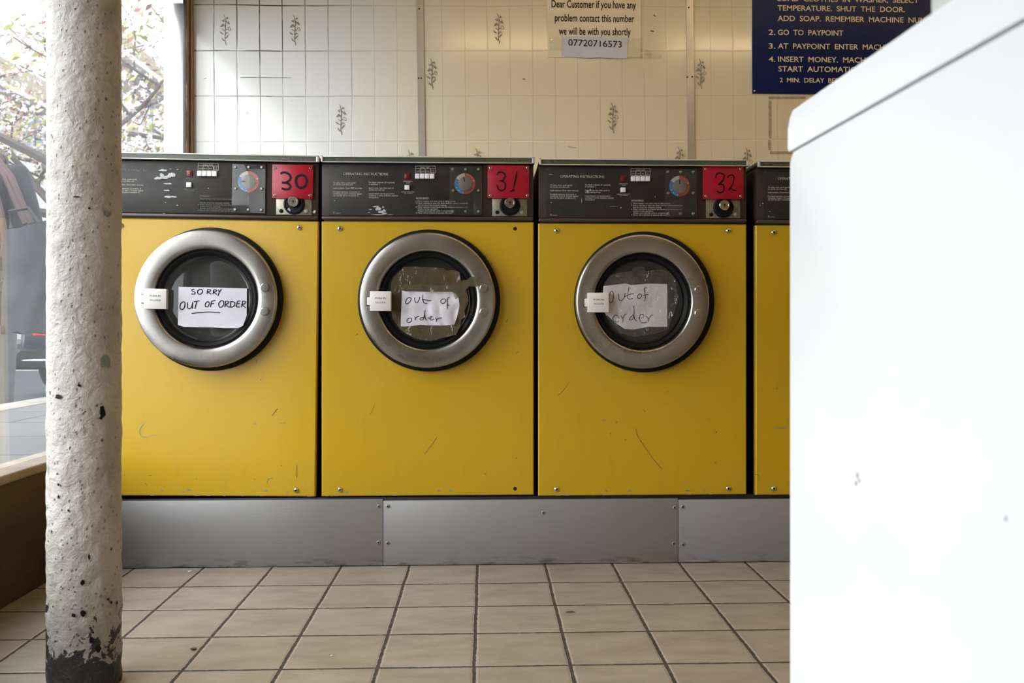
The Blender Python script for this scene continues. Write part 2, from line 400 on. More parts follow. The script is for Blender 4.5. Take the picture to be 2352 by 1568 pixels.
    def text(s, txt, x0, x1, zb, cap, y, m, prefix=None, zb1=None, bold=0., ws=1.):
        # letters on an upright plane facing -y, from x0 to x1 (x1 = right end of prefix, if given), baseline zb, cap height cap
        me = text_mesh(txt, bold, ws); pf = text_mesh(prefix, bold, ws) if prefix else me
        xs = [v.co.x for v in pf.vertices]; xm0, xm1 = min(xs), max(xs)
        sx = (x1-x0)/(xm1-xm0); sz = cap/CAPH; i = s.mi(m); vs = []
        for v in me.vertices:
            X = x0+(v.co.x-xm0)*sx
            zz = zb if zb1 is None else zb+(zb1-zb)*(X-x0)/(x1-x0)
            vs.append(s.bm.verts.new((X, y, zz+v.co.y*sz)))
        for p in me.polygons:
            try: f = s.bm.faces.new([vs[k] for k in p.vertices]); f.material_index = i
            except ValueError: pass
        return s
    def build(s, name, parent=None, loc=None, sharp=35, normals=True):
        if normals: bmesh.ops.recalc_face_normals(s.bm, faces=s.bm.faces[:])
        if loc is not None:
            for v in s.bm.verts: v.co -= Vector(loc)
        me = bpy.data.meshes.new(name); s.bm.to_mesh(me); s.bm.free()
        for m in s.mats: me.materials.append(m)
        for p in me.polygons: p.use_smooth = True
        try: me.set_sharp_from_angle(angle=math.radians(sharp))
        except Exception: pass
        o = bpy.data.objects.new(name, me); C.objects.link(o)
        if parent: o.parent = parent
        if loc is not None: o.location = loc
        return o
_tm = {}
def text_mesh(txt, bold=0., ws=1.):
    if (txt, bold, ws) in _tm: return _tm[(txt, bold, ws)]
    cu = bpy.data.curves.new('lettering', 'FONT'); cu.body = txt; cu.size = 1; cu.resolution_u = 3; cu.offset = bold; cu.space_word = ws
    o = bpy.data.objects.new('lettering', cu); C.objects.link(o)
    dg = bpy.context.evaluated_depsgraph_get(); me = bpy.data.meshes.new_from_object(o.evaluated_get(dg))
    C.objects.unlink(o); bpy.data.objects.remove(o); _tm[(txt, bold, ws)] = me; return me
CAPH = max(v.co.y for v in text_mesh('H').vertices)
def empty(name, loc, label=None, cat=None, group=None):
    o = bpy.data.objects.new(name, None); C.objects.link(o); o.location = loc; o.empty_display_size = .1
    return tag(o, label, cat, group)
def tag(o, label=None, cat=None, group=None, kind=None):
    if label: o['label'] = label
    if cat: o['category'] = cat
    if group: o['group'] = group
    if kind: o['kind'] = kind
    return o
def struct(o): o['kind'] = 'structure'; return o
NF = Vector((0, -1, 0))

# ------------------------------------------------------------------ the setting
RX, RB, CZ = 4.6, -2.6, 2.95       # right wall, wall behind the camera, ceiling
RISER = -1.208
struct(MB().box((RISER-.2, RB, -.1), (RX, YW+.1, 0), 'floor').build('floor'))
struct(MB().box((RISER-.25, RB, CZ), (RX, YW+.1, CZ+.1), 'ceil').build('ceiling'))
wb = struct(MB().box((RISER+.03, YW, 0), (RX, YW+.1, CZ), 'wall').build('wall_back'))
struct(MB().box((RX, RB, 0), (RX+.1, YW, CZ), 'cream').build('wall_right'))
struct(MB().box((RISER-.25, RB-.1, 0), (RX, RB, CZ), 'cream').build('wall_front'))
HEAD = M(425, 10, YW).z
WY = .0
b = MB(); b.box((RISER-.05, RB, 0), (RISER, YW, .31), 'riser', .002); b.box((RISER-.12, RB, .31), (RISER, WY, HEAD+.09), 'cream'); b.box((RISER-.12, RB, HEAD+.09), (RISER, YW, CZ), 'cream')
struct(b.build('wall_left'))
struct(MB().box((RISER-.10, WY, .311), (RISER+.012, YW-.06, .336), 'sill', .006, 3).build('trim_1'))
b = MB(); b.box((M(419.5, 200, YW-.06).x, YW-.06, .0), (M(441, 200, YW).x, YW, HEAD+.09), 'frame', .004); b.box((M(441.5, 200, YW).x, YW-.03, 0), (M(446, 200, YW).x, YW, HEAD+.09), 'frame', .003)
b.box((XG-.02, WY, HEAD), (RISER+.02, YW-.06, HEAD+.09), 'frame', .004)
b.box((XG-.02, WY, .336), (XG+.03, WY+.06, HEAD), 'frame', .004)
win = struct(b.build('window_1'))
MB().box((XG-.003, WY, .336), (XG+.003, YW, HEAD), 'pane').build('pane', win)
MB().box((XG-.004, YW-.012, .336), (M(419, 200, YW-.05).x, YW-.0, HEAD), 'alu', .001).build('beading', win)
# cover strips on the joints of the tile boards
for n_, (xa, xb, xc, xd, dots) in enumerate([(955.5, 972, 962, 977, ((963, 20), (961.5, 179.5), (967.5, 179.5))), (1575.5, 1591.5, 1579.5, 1595, ((1582, 17), (1578.5, 177), (1590, 176)))]):
    b = MB(); top0, top1, bo0, bo1 = M(xa, -40, YW), M(xb, -40, YW), M(xc, 375, YW), M(xd, 375, YW)
    up = (top0-bo0).normalized()
    q = [p+NF*.006 for p in (top0+up*.9, top1+up*.9, bo1-up*.6, bo0-up*.6)]
    b.poly(q, NF, .0055, 'alu'); o = struct(b.build('trim_%d' % (n_+2)))
    b = MB()
    for (dx, dy) in dots:
        p = M(dx, dy, YW-.006); b.lathe([(.0035, 0), (.003, -.0012), (0, -.0015)], p, 'hole', 10)
    b.build('nail', o)
# printed flower sprays on the boards
def spray(b, cx, cy):
    y = YW-.0008; k = .92
    def P(px, py): return M(cx+(px-266)/15.68*k, cy+(py-770)/15.68*k, y)
    def st(pts, w_): b.stroke([P(*p) for p in pts], [q*.001 for q in w_] if isinstance(w_, list) else w_*.001, NF, 'print')
    st([(205, 170), (255, 290), (285, 480), (275, 760), (262, 1000), (262, 1180), (290, 1260), (305, 1375)], [2.2, 2.6, 3, 3, 3, 3.6, 2.6])
    for pts in ([(150, 745), (265, 825)], [(45, 830), (130, 910), (215, 965)], [(125, 1065), (190, 1170), (255, 1230)], [(435, 945), (330, 1060), (275, 1120)], [(350, 880), (382, 930)], [(275, 680), (185, 545)], [(330, 870), (265, 1000)]):
        st(pts, [1.2, 5, 2] if len(pts) > 2 else 3)
    for (bx, by, r) in ((200, 420, 55), (345, 320, 45), (390, 500, 55), (170, 600, 50), (120, 640, 30), (300, 450, 30), (420, 545, 25)):
        for a0 in range(3):
            a = [(bx+r*(.55+.45*math.sin(q*2.1+bx))*math.cos(q+a0*2.1), by+r*(.6+.4*math.cos(q*1.7+by))*math.sin(q+a0*2.1)) for q in (0, .7, 1.4, 2.1, 2.8)]
            st(a, 2.0)
        st([(bx-r*.5, by-r*.3), (bx+r*.4, by+r*.4)], 3.5)
    st([(375, 665), (395, 800), (480, 780), (440, 690), (385, 660)], 1.8)
    st([(330, 740), (310, 790)], 4)
b = MB()
for (cx, cy) in ((517, 68), (677, 69), (783, 275), (992, 170), (1145, 66), (1407, 271), (1609, 170), (941, 380), (1096, 376), (1560, 372), (1715, 373), (835, -36), (1250, -36)): spray(b, cx, cy)
b.build('flower_print', wb, normals=False)
b = MB()
for (pts, w_) in (([(552, 178), (580, 177.5), (620, 178), (668, 178.5)], .0016), ([(468, 181), (474, 179)], .0016), ([(1501, 34), (1506, 38)], .004), ([(1494, 71), (1502, 72)], .005), ([(1306, 336), (1316, 339), (1323, 339)], .0018), ([(1200, 181), (1206, 182)], .004), ([(568, 258), (569, 262)], .002)):
    b.stroke([M(x, y, YW-.0009) for x, y in pts], w_, NF, 'grime')
b.build('scuff_mark', wb, normals=False)

# kerb-side world outside the window
t = NT('pavement slabs'); br = t.n('ShaderNodeTexBrick'); t.l(t.co(), br.inputs[0])
for k, v in (('Scale', 1.0), ('Mortar Size', .008), ('Brick Width', .75), ('Row Height', .45)): br.inputs[k].default_value = v
br.inputs['Color1'].default_value = srgb(88, 87, 88); br.inputs['Color2'].default_value = srgb(99, 97, 96); br.inputs['Mortar'].default_value = srgb(56, 54, 54)
t.set(color=t.mix(t.rng(t.noise(14, 5), .4, .7, 0, .35), br.outputs[0], srgb(90, 89, 90)), rough=.7); MAT['slabs'] = t.m
MAT['kerb'] = pm('kerb stone', (140, 134, 126), .7, vary=.15)
MAT['road'] = pm('asphalt', (48, 50, 55), .8, vary=.25, vscale=30, bump=.4)
struct(MB().box((-2.15, -6, -.1), (RISER-.12, 40, .325), 'slabs').build('pavement'))
struct(MB().box((-2.32, -6, -.1), (-2.15, 40, .332), 'kerb', .01).build('kerb'))
struct(MB().box((-9.0, -6, -.2), (-2.32, 60, .06), 'road').build('road'))
struct(MB().box((-12.0, -6, -.2), (-9.0, 60, .34), 'slabs').build('pavement'))

MAT['stucco'] = pm('cream stucco', (150, 138, 120), .8, vary=.05)
MAT['whitewall'] = pm('white render', (196, 194, 190), .8, vary=.03)
MAT['slate'] = pm('grey shopfront', (98, 96, 98), .6, vary=.1)
MAT['brick'] = pm('pale brick', (176, 148, 132), .8, vary=.18, vscale=40)
MAT['farglass'] = pm('far window glass', (96, 106, 124), .15, vary=.15)
def facade(name, label, y0, y1, h, wallm, bands, bays, floors):
    e = empty(name, (-12.0, (y0+y1)/2, .34), label, 'building')
    b = MB(); b.box((-15, y0, .3), (-12.0, y1, h), wallm); b.build('wall', e, loc=(0, 0, 0)).matrix_parent_inverse = Matrix.Translation(e.location).inverted()
    b = MB()
    for (za, zb, m, d) in bands: b.box((-12.0, y0, za), (-12.0+d, y1, zb), m, .01)
    b.build('cornice', e).matrix_parent_inverse = Matrix.Translation(e.location).inverted()
    n = bays; wd = (y1-y0)/n
    for fl in floors:
        for k in range(n):
            yc = y0+wd*(k+.5)
            b = MB(); b.box((-12.0, yc-wd*.27, fl), (-11.95, yc+wd*.27, fl+1.9), 'whitewall', .01)
            f = b.build('window_frame', e); f.matrix_parent_inverse = Matrix.Translation(e.location).inverted()
            b = MB(); b.box((-11.96, yc-wd*.23, fl+.08), (-11.94, yc-.03, fl+1.82), 'farglass'); b.box((-11.96, yc+.03, fl+.08), (-11.94, yc+wd*.23, fl+1.82), 'farglass')
            b.build('pane', f)
    return e
FX = Vector((1, 0, 0))
def fz(px, py): return MP(px, py, (-12, 0, 0), FX).z
facade('terrace_house', 'pale terrace with a tan fascia across the street, seen left of the iron column', 12, 27.5, fz(0, -60), 'whitewall', ((fz(0, 205), fz(0, 147), 'stucco', .35), (fz(0, 330), fz(0, 216), 'brick', .05), (fz(0, 216), fz(0, 205), 'whitewall', .45)), 7, (fz(0, 325),))
facade('shop_building', 'pale building with a tan fascia band, seen right of the iron column', 28.0, 52, fz(270, 40), 'whitewall', ((fz(270, 128), fz(270, 90), 'stucco', .35), (fz(270, 140), fz(270, 128), 'whitewall', .5), (fz(270, 200), fz(270, 140), 'slate', .08)), 9, (fz(270, 260),))
# the white pier that closes the shopfront outside the corner post
p0 = M(375, 200, 3.70)
MAT['whitepaint'] = pm('white gloss paint', (236, 236, 236), .4, vary=.02)
tag(MB().box((p0.x, 3.70, .32), (RISER+.02, 4.3, 3.0), 'whitepaint', .006).build('trim_4'), kind='structure')

# ------------------------------------------------------------------ washers
O31 = M(982, 1138, YF)
def T(px, py, d=0.0): return M(px, py, YF-d)-O31          # a point of the middle washer, d in front of its yellow panel
ZT = T(982, 509).z                                         # top of the yellow panel
XL, XR = T(738.5, 800).x, T(1226, 800).x
DEPTH = .78
DC = T(986, 690, .0)                                       # centre of the door opening
def lab_text(b, lines, m):
    for a in lines:
        txt, x0, x1, yb, cap = a[:5]; p0 = T(x0, yb, .0062); p1 = T(x1, yb, .0062)
        b.text(txt, p0.x, p1.x, p0.z, cap/776.5, -.0062, m)
DECAL_TEXT = [
 ('OPERATING INSTRUCTIONS', 788.5, 891.5, 401.8, 5.4)]
LEFT_TEXT = [
 ('To open door, push gently', 765, 817, 421, 3.4), ('on handle and then pull.', 765, 811, 425.3, 3.4),
 ('Load machine. Close door securely.', 765, 832, 433.3, 3.4),
 ('Put equal amounts of powder in', 765, 826, 442, 3.4), ('containers 2 and 3. (Powder bleach', 765, 831, 446.3, 3.4), ('can also be put in container 3.)', 765, 824, 450.4, 3.4)]
RIGHT_TEXT = [
 ('Put liquid softener (if required)', 847, 906, 420.2, 3.4), ('in container 1.', 847, 873, 424.6, 3.4),
 ('Insert coins into slide, push in', 847, 904, 433, 3.4), ('slowly and pull out.', 847, 884, 437.4, 3.4),
 ('Liquid bleach can be poured in', 847, 905.5, 446, 3.4), ('container 2 when indicator reaches', 847, 914, 450.3, 3.4), ('red position.', 847, 870.5, 454.7, 3.4)]
MID_TEXT = [('EMERGENCY', 927, 947.5, 417.5, 2.4), ('STOP', 933, 942, 421, 2.4), ("PRESS BUTTON, DON'T", 922, 952.5, 441.4, 2.0), ('PULL HANDLE', 928, 947, 444.4, 2.0)]
WARN_TEXT = [
 ('WARNING!', 955, 984.5, 457.4, 4.4), ('1.', 955, 957.5, 463, 3.2), ('Never tamper with door lock or safety switch.', 959.5, 1047, 463, 3.2),
 ('2.', 955, 958, 467.6, 3.2), ('Never attempt to open the door until the cycle is completed', 959.5, 1074, 467.6, 3.2), ('and the drum has stopped rotating.', 959.5, 1026, 472.2, 3.2),
 ('3.', 955, 958, 476.6, 3.2), ('Never attempt to put hands into the drum to remove or add', 959.5, 1074, 476.6, 3.2), ('clothes during operation.', 959.5, 1007, 481, 3.2),
 ('Always wait until the cycle is completed.', 959.5, 1038, 485.4, 3.2), ('4.', 955, 958, 490, 3.2), ('Never allow children to operate this machine.', 959.5, 1046, 490, 3.2)]
TEMP_TEXT = [('WASH TEMP', 965, 987, 385.8, 2.3), ('cold', 956, 964, 394, 2.6), ('warm', 966.5, 975, 394, 2.6), ('hot', 979, 985, 394, 2.6), ('pre', 989, 997, 392, 2.2), ('wash', 989, 997.5, 395.6, 2.2)]
SMALL_TEXT = [('®', 765, 769, 490, 4), ('472388 001', 770.5, 782, 490, 1.6)]
def pane_rect(b, x0, y0, x1, y1, d0, d1, m, bev=0):       # pixel box on the middle washer, from depth d0 to d1 in front of the panel
    a = T(x0, y1, d1); c = T(x1, y0, d1); b.box((a.x, -d1, a.z), (c.x, -d0, c.z), m, bev)

def make_washer(loc, label, roll=0., door_angle=0., ddx=0., faded=False, screws_dark=(), pointer=93, knob='dgrey'):
    W = empty('washing_machine', loc, label, 'washing machine', 'yellow launderette washers'); W.rotation_euler = (0, roll, 0)
    # carcass
    b = MB(); b.box((XL+.006, .004, .0), (XR-.006, DEPTH, ZT+.012), 'dark', .004); b.build('cabinet', W)
    # yellow front panel with its round opening
    b = MB(); i = b.mi('yellow'); n = 96; RH = .168; hx0, hx1, hz0, hz1 = XL, XR, .0, ZT
    angs = sorted([2*PI*k/n for k in range(n)]+[math.atan2(z-DC.z, x-DC.x) % (2*PI) for x in (hx0, hx1) for z in (hz0, hz1)])
    inner, outer, rim, rback = [], [], [], []
    for a in angs:
        ca, sa = math.cos(a), math.sin(a)
        tt = min([(hx1-DC.x)/ca if ca > 1e-9 else 1e9, (hx0-DC.x)/ca if ca < -1e-9 else 1e9, (hz1-DC.z)/sa if sa > 1e-9 else 1e9, (hz0-DC.z)/sa if sa < -1e-9 else 1e9])
        ox, oz = DC.x+ca*tt, DC.z+sa*tt; e = .003
        ix = min(max(ox, hx0+e), hx1-e); iz = min(max(oz, hz0+e), hz1-e)
        inner.append(b.bm.verts.new((DC.x+RH*ca, 0, DC.z+RH*sa))); outer.append(b.bm.verts.new((ix, 0, iz)))
        rim.append(b.bm.verts.new((ox, .003, oz))); rback.append(b.bm.verts.new((ox, .022, oz)))
    m_ = len(angs)
    for k in range(m_):
        j = (k+1) % m_
        for A, B in ((inner, outer), (outer, rim), (rim, rback)):
            f = b.bm.faces.new([A[k], B[k], B[j], A[j]]); f.material_index = i
    rnd = random.Random(int(loc[0]*1000))
    for q in range(18):                                   # chips along the foot of the panel
        x = rnd.uniform(XL+.01, XR-.01); s_ = rnd.uniform(.002, .006); z = rnd.choice((.0012, .0012, .0015, rnd.uniform(.012, .018)))
        b.poly([(x+s_*1.5*math.cos(2*PI*k/9)*rnd.uniform(.5, 1.1), -.0003-2e-5*q, max(.0004, z+s_*.5*math.sin(2*PI*k/9)*rnd.uniform(.4, 1.1))) for k in range(9)], NF, .0002, 'chip')
    for q in range(9):
        x = rnd.uniform(XL+.06, XR-.05); z = rnd.uniform(.03, .62)
        if (Vector((x, 0, z))-Vector((DC.x, 0, DC.z))).length < .22: continue
        dx, dz = rnd.uniform(-.006, .008), rnd.uniform(-.006, .006)
        b.stroke([(x, -.0004, z), (x+dx, -.0004, z+dz)], .0014, NF, 'scratch')
    W['panel'] = 1
    fp = b; 
    # door seal and drum
    b = MB(); b.lathe([(.149, .03), (.150, -.012), (.160, -.017), (.200, -.018), (.208, -.014), (.2095, .0)], (DC.x, 0, DC.z), 'black', 96); b.build('door_seal', W)
    b = MB(); b.lathe([(.150, .03), (.155, .06), (.235, .11), (.24, .40), (.0, .43)], (DC.x, 0, DC.z), 'drumsteel', 64); b.build('drum', W)
    # screws of the yellow panel
    for k, (sx, sy) in enumerate(((781, 525), (1183, 525), (781, 1124), (1183, 1122))):
        p = T(sx, sy); b = MB()
        if k in screws_dark: b.lathe([(.0056, 0), (.0046, -.0010), (.0032, -.0005), (0, -.0004)], p, 'hole', 16)
        else:
            b.lathe([(.0078, 0), (.0074, -.0022), (.0055, -.0042), (.0028, -.0052)], p, 'chrome', 20, mats=None)
            b.lathe([(.0028, -.0052), (.0022, -.0030), (0, -.0028)], p, 'hole', 12)
        b.build('screw', W)
    # control panel: brown box, lip, decal sheet
    zt = T(982, 377).z; zl = T(982, 497).z; zb = T(982, 505.5).z
    b = MB(); b.box((XL+.001, -.002, zl), (XR-.001, DEPTH, zt), 'brown', .002); b.build('control_panel', W)
    cpn = MB(); cpn.box((XL+.001, -.007, zb), (XR-.001, .02, zl-.0005), 'lip', .0035, 3); cpn.build('panel_lip', W)
    b = MB(); pane_rect(b, 755.5, 379, 1108, 494, .001, .0055, 'decal', .0006); dec = b.build('decal_sheet', W)
    b = MB()
    if faded:
        lab_text(b, [('OPERATING INS', 780, 842, 401.8, 5.0)], 'greylet')
        lab_text(b, LEFT_TEXT, 'whitelet'); lab_text(b, [WARN_TEXT[0][:1]+(959, 980, 457.4, 4.0)], 'greylet'); lab_text(b, WARN_TEXT[2:7:2]+WARN_TEXT[4:6]+WARN_TEXT[7:], 'greylet')
    else:
        lab_text(b, DECAL_TEXT+RIGHT_TEXT+LEFT_TEXT+WARN_TEXT, 'whitelet')
    lab_text(b, MID_TEXT+SMALL_TEXT, 'whitelet' if not faded else 'greylet')
    b.build('lettering', dec, normals=False)
    b = MB(); lab_text(b, TEMP_TEXT, 'whitelet')
    for (xa, ya, xb, yb) in ((954, 381.2, 999.6, 381.2), (954, 387, 999.6, 387), (954, 397.4, 999.6, 397.4), (954, 381.2, 954, 397.4), (999.6, 381.2, 999.6, 397.4), (965.4, 387, 965.4, 397.4), (976.8, 387, 976.8, 397.4), (988.2, 387, 988.2, 397.4)):
        b.stroke([T(xa, ya, .0062), T(xb, yb, .0062)], .0010, NF, 'whitelet')
    b.build('temperature_table', dec, normals=False)
    for k in range(4):
        b = MB(); pane_rect(b, 953.2+11.3*k, 398.6, 963.6+11.3*k, 410, .004, .015, 'button', .0012); b.build('button', W)
    b = MB(); pane_rect(b, 929, 424.6, 940.4, 435.6, .004, .014, 'button', .0014); b.build('button', W)
    b = MB(); pane_rect(b, 929, 397.6, 941.6, 410.6, .004, .008, 'lamp', .0008); pane_rect(b, 932, 400.5, 938.6, 407.6, .006, .0095, 'lamp', .001); b.build('red_lamp', W)
    # dial under a clear cover
    dc = T(1068, 422, .006)
    b = MB(); segs = [(91, 149, 'dwhite'), (149, 257, 'blue'), (257, 375, 'dred'), (375, 449, 'dpink')]
    for (a0, a1, m) in segs:
        i = b.mi(m); ns = 18; prev = None
        for k in range(ns+1):
            a = math.radians(a0+(a1-a0)*k/ns)
            cur = [b.bm.verts.new((dc.x+r*math.cos(a), y, dc.z+r*math.sin(a))) for r, y in ((.0205, -.0072), (.0305, -.0072), (.0312, -.005))]
            if prev:
                for q in range(2): b.bm.faces.new([prev[q], prev[q+1], cur[q+1], cur[q]]).material_index = i
            prev = cur
    for a in (20, 205, 228, 257): b.lathe([(.0016, 0), (0, -.0006)], (dc.x+.027*math.cos(math.radians(a)), -.0074, dc.z+.027*math.sin(math.radians(a))), 'button', 10)
    b.lathe([(.0205, -.0055), (.0205, -.009), (.019, -.010), (0, -.010)], (dc.x, 0, dc.z), knob, 48)
    dial = b.build('dial', W)
    b = MB(); a = math.radians(pointer); d = Vector((math.cos(a), 0, math.sin(a))); o_ = Vector((dc.x, -.0104, dc.z))
    b.stroke([o_+d*.006, o_+d*.0195], .0032, NF, 'ink', 1); b.build('pointer', dial, normals=False)
    b = MB(); pane_rect(b, 1032.5, 382.2, 1107, 492.5, .012, .0138, 'acrylic', .0005); cov = b.build('dial_cover', W)
    for (sx, sy) in ((1039.5, 388.6), (1069.5, 388.6), (1099, 388.6), (1040.5, 437.5), (1099, 437.5), (1040, 485.5), (1069.5, 485.5), (1099, 485.5)):
        b = MB(); b.lathe([(.0042, -.0055), (.0042, -.0148), (.0032, -.016), (0, -.0162)], T(sx, sy, .014)*1.0-Vector((0, T(sx, sy, .014).y, 0)), 'lockplate', 14); b.build('cover_screw', cov)
    # coin lock recess
    b = MB(); pane_rect(b, 1130.5, 440, 1210.5, 496, .0, .0035, 'lockplate', .0008); lk = b.build('lock_plate', W)
    p = T(1171, 472); b = MB(); b.lathe([(.031, -.003), (.030, -.0085), (.026, -.010), (.024, -.007), (.0, -.006)], p, 'black', 40); b.build('lock_cup', lk)
    p = T(1171, 467.5); b = MB(); b.lathe([(.0155, -.006), (.0155, -.018), (.0142, -.0195), (.0115, -.0195), (.011, -.018), (.0, -.018)], p, 'chrome', 32)
    b.lathe([(.0032, -.0182), (0, -.0184)], p+Vector((0, 0, .001)), 'hole', 12); b.box(p+Vector((-.0012, -.0185, -.007)), p+Vector((.0012, -.018, .001)), 'hole'); b.build('lock_cylinder', lk)
    for sx in (1142, 1198.5):
        b = MB(); b.lathe([(.0058, -.003), (.0056, -.0062), (.003, -.0072), (0, -.0074)], T(sx, 488), 'black' if sx < 1150 else 'dgrey', 16); b.build('lock_screw', lk)
    # lid with its green badge band
    zl0, zl1 = T(982, 376.5).z, T(982, 361.5).z; x0, x1 = T(737, 370, .02).x, T(1228.5, 370, .02).x
    b = MB(); b.box((x0+.001, -.008, zl0+.0005), (x1-.001, DEPTH, zl1-.001), 'brown', .002); lid = b.build('lid', W)
    b = MB(); zA, zB = T(982, 374.6).z, T(982, 364.6).z
    for lo, hi in (((x0, zl0), (x1, zA)), ((x0, zB), (x1, zl1)), ((x0, zl0), (x0+.0062, zl1)), ((x1-.008, zl0), (x1, zl1))):
        b.box((lo[0], -.020, lo[1]), (hi[0], -.006, hi[1]), 'trimchrome', .0012)
    b.box((x0+.002, -.018, zl1-.003), (x1-.002, DEPTH, zl1), 'trimchrome', .001)
    b.build('trim_frame', lid)
    b = MB(); b.box((x0+.003, -.0165, zA-.001), (x1-.004, -.010, zB+.001), 'green', 0); band = b.build('badge_band', lid)
    b = MB()
    def bt(txt, xa, xb): b.text(txt, T(xa, 372, .017).x, T(xb, 372, .017).x, T(982, 372.3).z, 6.0/776.5, -.0168, 'gold')
    bt('Electrolux', 772, 816); bt('WASCATOR 73', 1117, 1208)
    for q in (0, 1, 2, 3): b.stroke([(T(759, 370, .017).x+.0026*q-.004, -.0168, zA+.003), (T(759, 370, .017).x+.0026*q-.004, -.0168, zB-.003)], .0010, NF, 'gold')
    b.build('lettering', band, normals=False)
    # door, hung on the right
    hinge = Vector((DC.x+.19, -.02, DC.z)); D = Vector((DC.x-.002, 0, DC.z))-hinge; D.y = .02
    K = .975; b = MB(); b.lathe([(r*K, h) for r, h in ((.194, -.019), (.2005, -.022), (.2018, -.030), (.2016, -.0415), (.2008, -.0452), (.1990, -.0470), (.1960, -.0480), (.1850, -.0490), (.1720, -.0494), (.1590, -.0489), (.1515, -.0481), (.1484, -.0468), (.1462, -.0435), (.1448, -.0385), (.1440, -.033), (.1436, -.028), (.1436, -.019))], D, 'steel', 128)
    door = b.build('door', W, sharp=60); door.location = hinge+Vector((ddx, 0, 0)); door.rotation_euler = (0, 0, door_angle)
    b = MB(); b.lathe([(r*K, h) for r, h in ((.1437, -.034), (.138, -.036), (.131, -.033), (.1275, -.030), (.1265, -.022))], D, 'black', 96); b.build('door_gasket', door)
    b = MB(); b.lathe([(r*K, h) for r, h in ((.1275, -.030), (.1225, -.0335), (.117, -.0325), (.100, -.0335), (.05, -.0345), (.0, -.035))], D, 'doorglass', 96); b.build('door_glass', door)
    lz = D.z+(690-691.5)/776.5
    def lt(px): return T(px, 690, .066).x-hinge.x
    zc = T(982, 691.5, .066).z-hinge.z
    b = MB(); b.box((lt(849.5), D.y-.070, zc-.0285), (lt(898), D.y-.044, zc+.0285), 'latch', .0012); b.box((lt(842.3), D.y-.062, zc-.0115), (lt(852), D.y-.048, zc+.0115), 'latch', .001)
    b.box((lt(841), D.y-.056, zc-.0130), (lt(845), D.y-.048, zc+.0130), 'hole', 0); b.build('latch', door)
    b = MB(); b.text('PUSH IN', lt(862.2), lt(886.5), zc+.0062, .0046, D.y-.0704, 'ink'); b.text('TO LOCK', lt(862.2), lt(886.5), zc-.0062, .0046, D.y-.0704, 'ink'); b.build('lettering', door, normals=False)
    for dz in (.0345, -.0345):
        b = MB(); b.lathe([(.0125, -.046), (.0125, -.052), (.0112, -.0575), (.010, -.0585), (0, -.059)], (T(1111, 690, .05).x-hinge.x, D.y, D.z+dz), 'steel', 28); b.build('hinge_bolt', door)
    W.pop('panel') if 'panel' in W else None
    return W, door, fp

def finish(W, fp, strokes):                              # scratches of this one machine, then the yellow panel itself
    bpy.context.view_layer.update(); inv = W.matrix_world.inverted()
    for pts, wd, m in strokes: fp.stroke([inv @ M(x, y, YF-.0006) for x, y in pts], wd, NF, m)
    return fp.build('front_panel', W)
def plate(W, x0, y0, x1, y1, screws, digits, scale, org):
    inv = W.matrix_world.inverted(); b = MB(); a = inv @ M(x0, y1, YF-.011); c = inv @ M(x1, y0, YF-.011)
    b.box((a.x, -.011, a.z), (c.x, -.006, c.z), 'red', .0008); pl = b.build('number_plate', W)
    b = MB()
    for pts, wd in digits: b.stroke([inv @ M(org[0]+x/scale, org[1]+y/scale, YF-.0116) for x, y in pts], [q/776.5 for q in wd] if isinstance(wd, (list, tuple)) else wd/776.5, NF, 'ink')
    b.build('number', pl, normals=False)
    for sx, sy in screws:
        p = inv @ M(sx, sy, YF-.011); p.y = 0; b = MB(); b.lathe([(.0042, -.010), (.0040, -.0128), (.0028, -.0138), (.0014, -.0138)], p, 'chrome', 16); b.lathe([(.0014, -.0138), (.001, -.0125), (0, -.0124)], p, 'hole', 8); b.build('plate_screw', pl)
    return pl
def flakes(W, polys, m='flake', d=.0066):               # bared patches where the printed sheet is worn off
    inv = W.matrix_world.inverted(); b = MB()
    for k, pts in enumerate(polys):
        q = [inv @ M(x, y, YF-d-2e-5*k) for x, y in pts]
        try: b.bm.faces.new([b.bm.verts.new(p) for p in q]).material_index = b.mi(m)
        except ValueError: pass
    return b.build('bare_metal_speck', W, normals=False)
def ragged(cx, cy, rx, ry, n, rnd):
    return [(cx+rx*math.cos(2*PI*k/n)*rnd.uniform(.45, 1.1), cy+ry*math.sin(2*PI*k/n)*rnd.uniform(.3, 1.1)) for k in range(n)]

W30, D30, fp = make_washer(M(475.3, 1139, YF), 'yellow washing machine numbered 30, nearest the shop window', roll=.0122, door_angle=math.radians(5.6), ddx=.0045, faded=True, pointer=178)
finish(W30, fp, [([(331, 972), (322, 984), (321, 996), (327, 1003), (338, 1003)], .002, 'chip'), ([(338, 1003), (350, 1000), (361, 999)], .001, 'chip'), ([(637, 938), (624, 955)], .0018, 'scratch'), ([(642, 971), (658, 971)], .0012, 'scratch'), ([(582, 974), (589, 972)], .003, 'chip'), ([(626, 1097), (616, 1100), (613, 1110)], .0016, 'chip'), ([(681.5, 1068), (681.5, 1096)], .0016, 'scratch'), ([(590, 826), (589.5, 833)], .0014, 'scratch')])
plate(W30, 624.5, 378.8, 719.5, 455, ((631.5, 385), (713.8, 385.7), (630.5, 448), (712.5, 448.8)),
      [([(1855, 275), (1900, 262), (1955, 290), (1960, 340), (1910, 372), (1870, 372), (1930, 380), (1962, 410), (1950, 440), (1910, 447), (1868, 435)], 5), ([(2085, 290), (2035, 310), (2022, 360), (2040, 415), (2080, 430), (2120, 410), (2138, 360), (2125, 310), (2085, 290)], 5.5)], 4.704, (250, 340))
rnd = random.Random(3)
fl = []
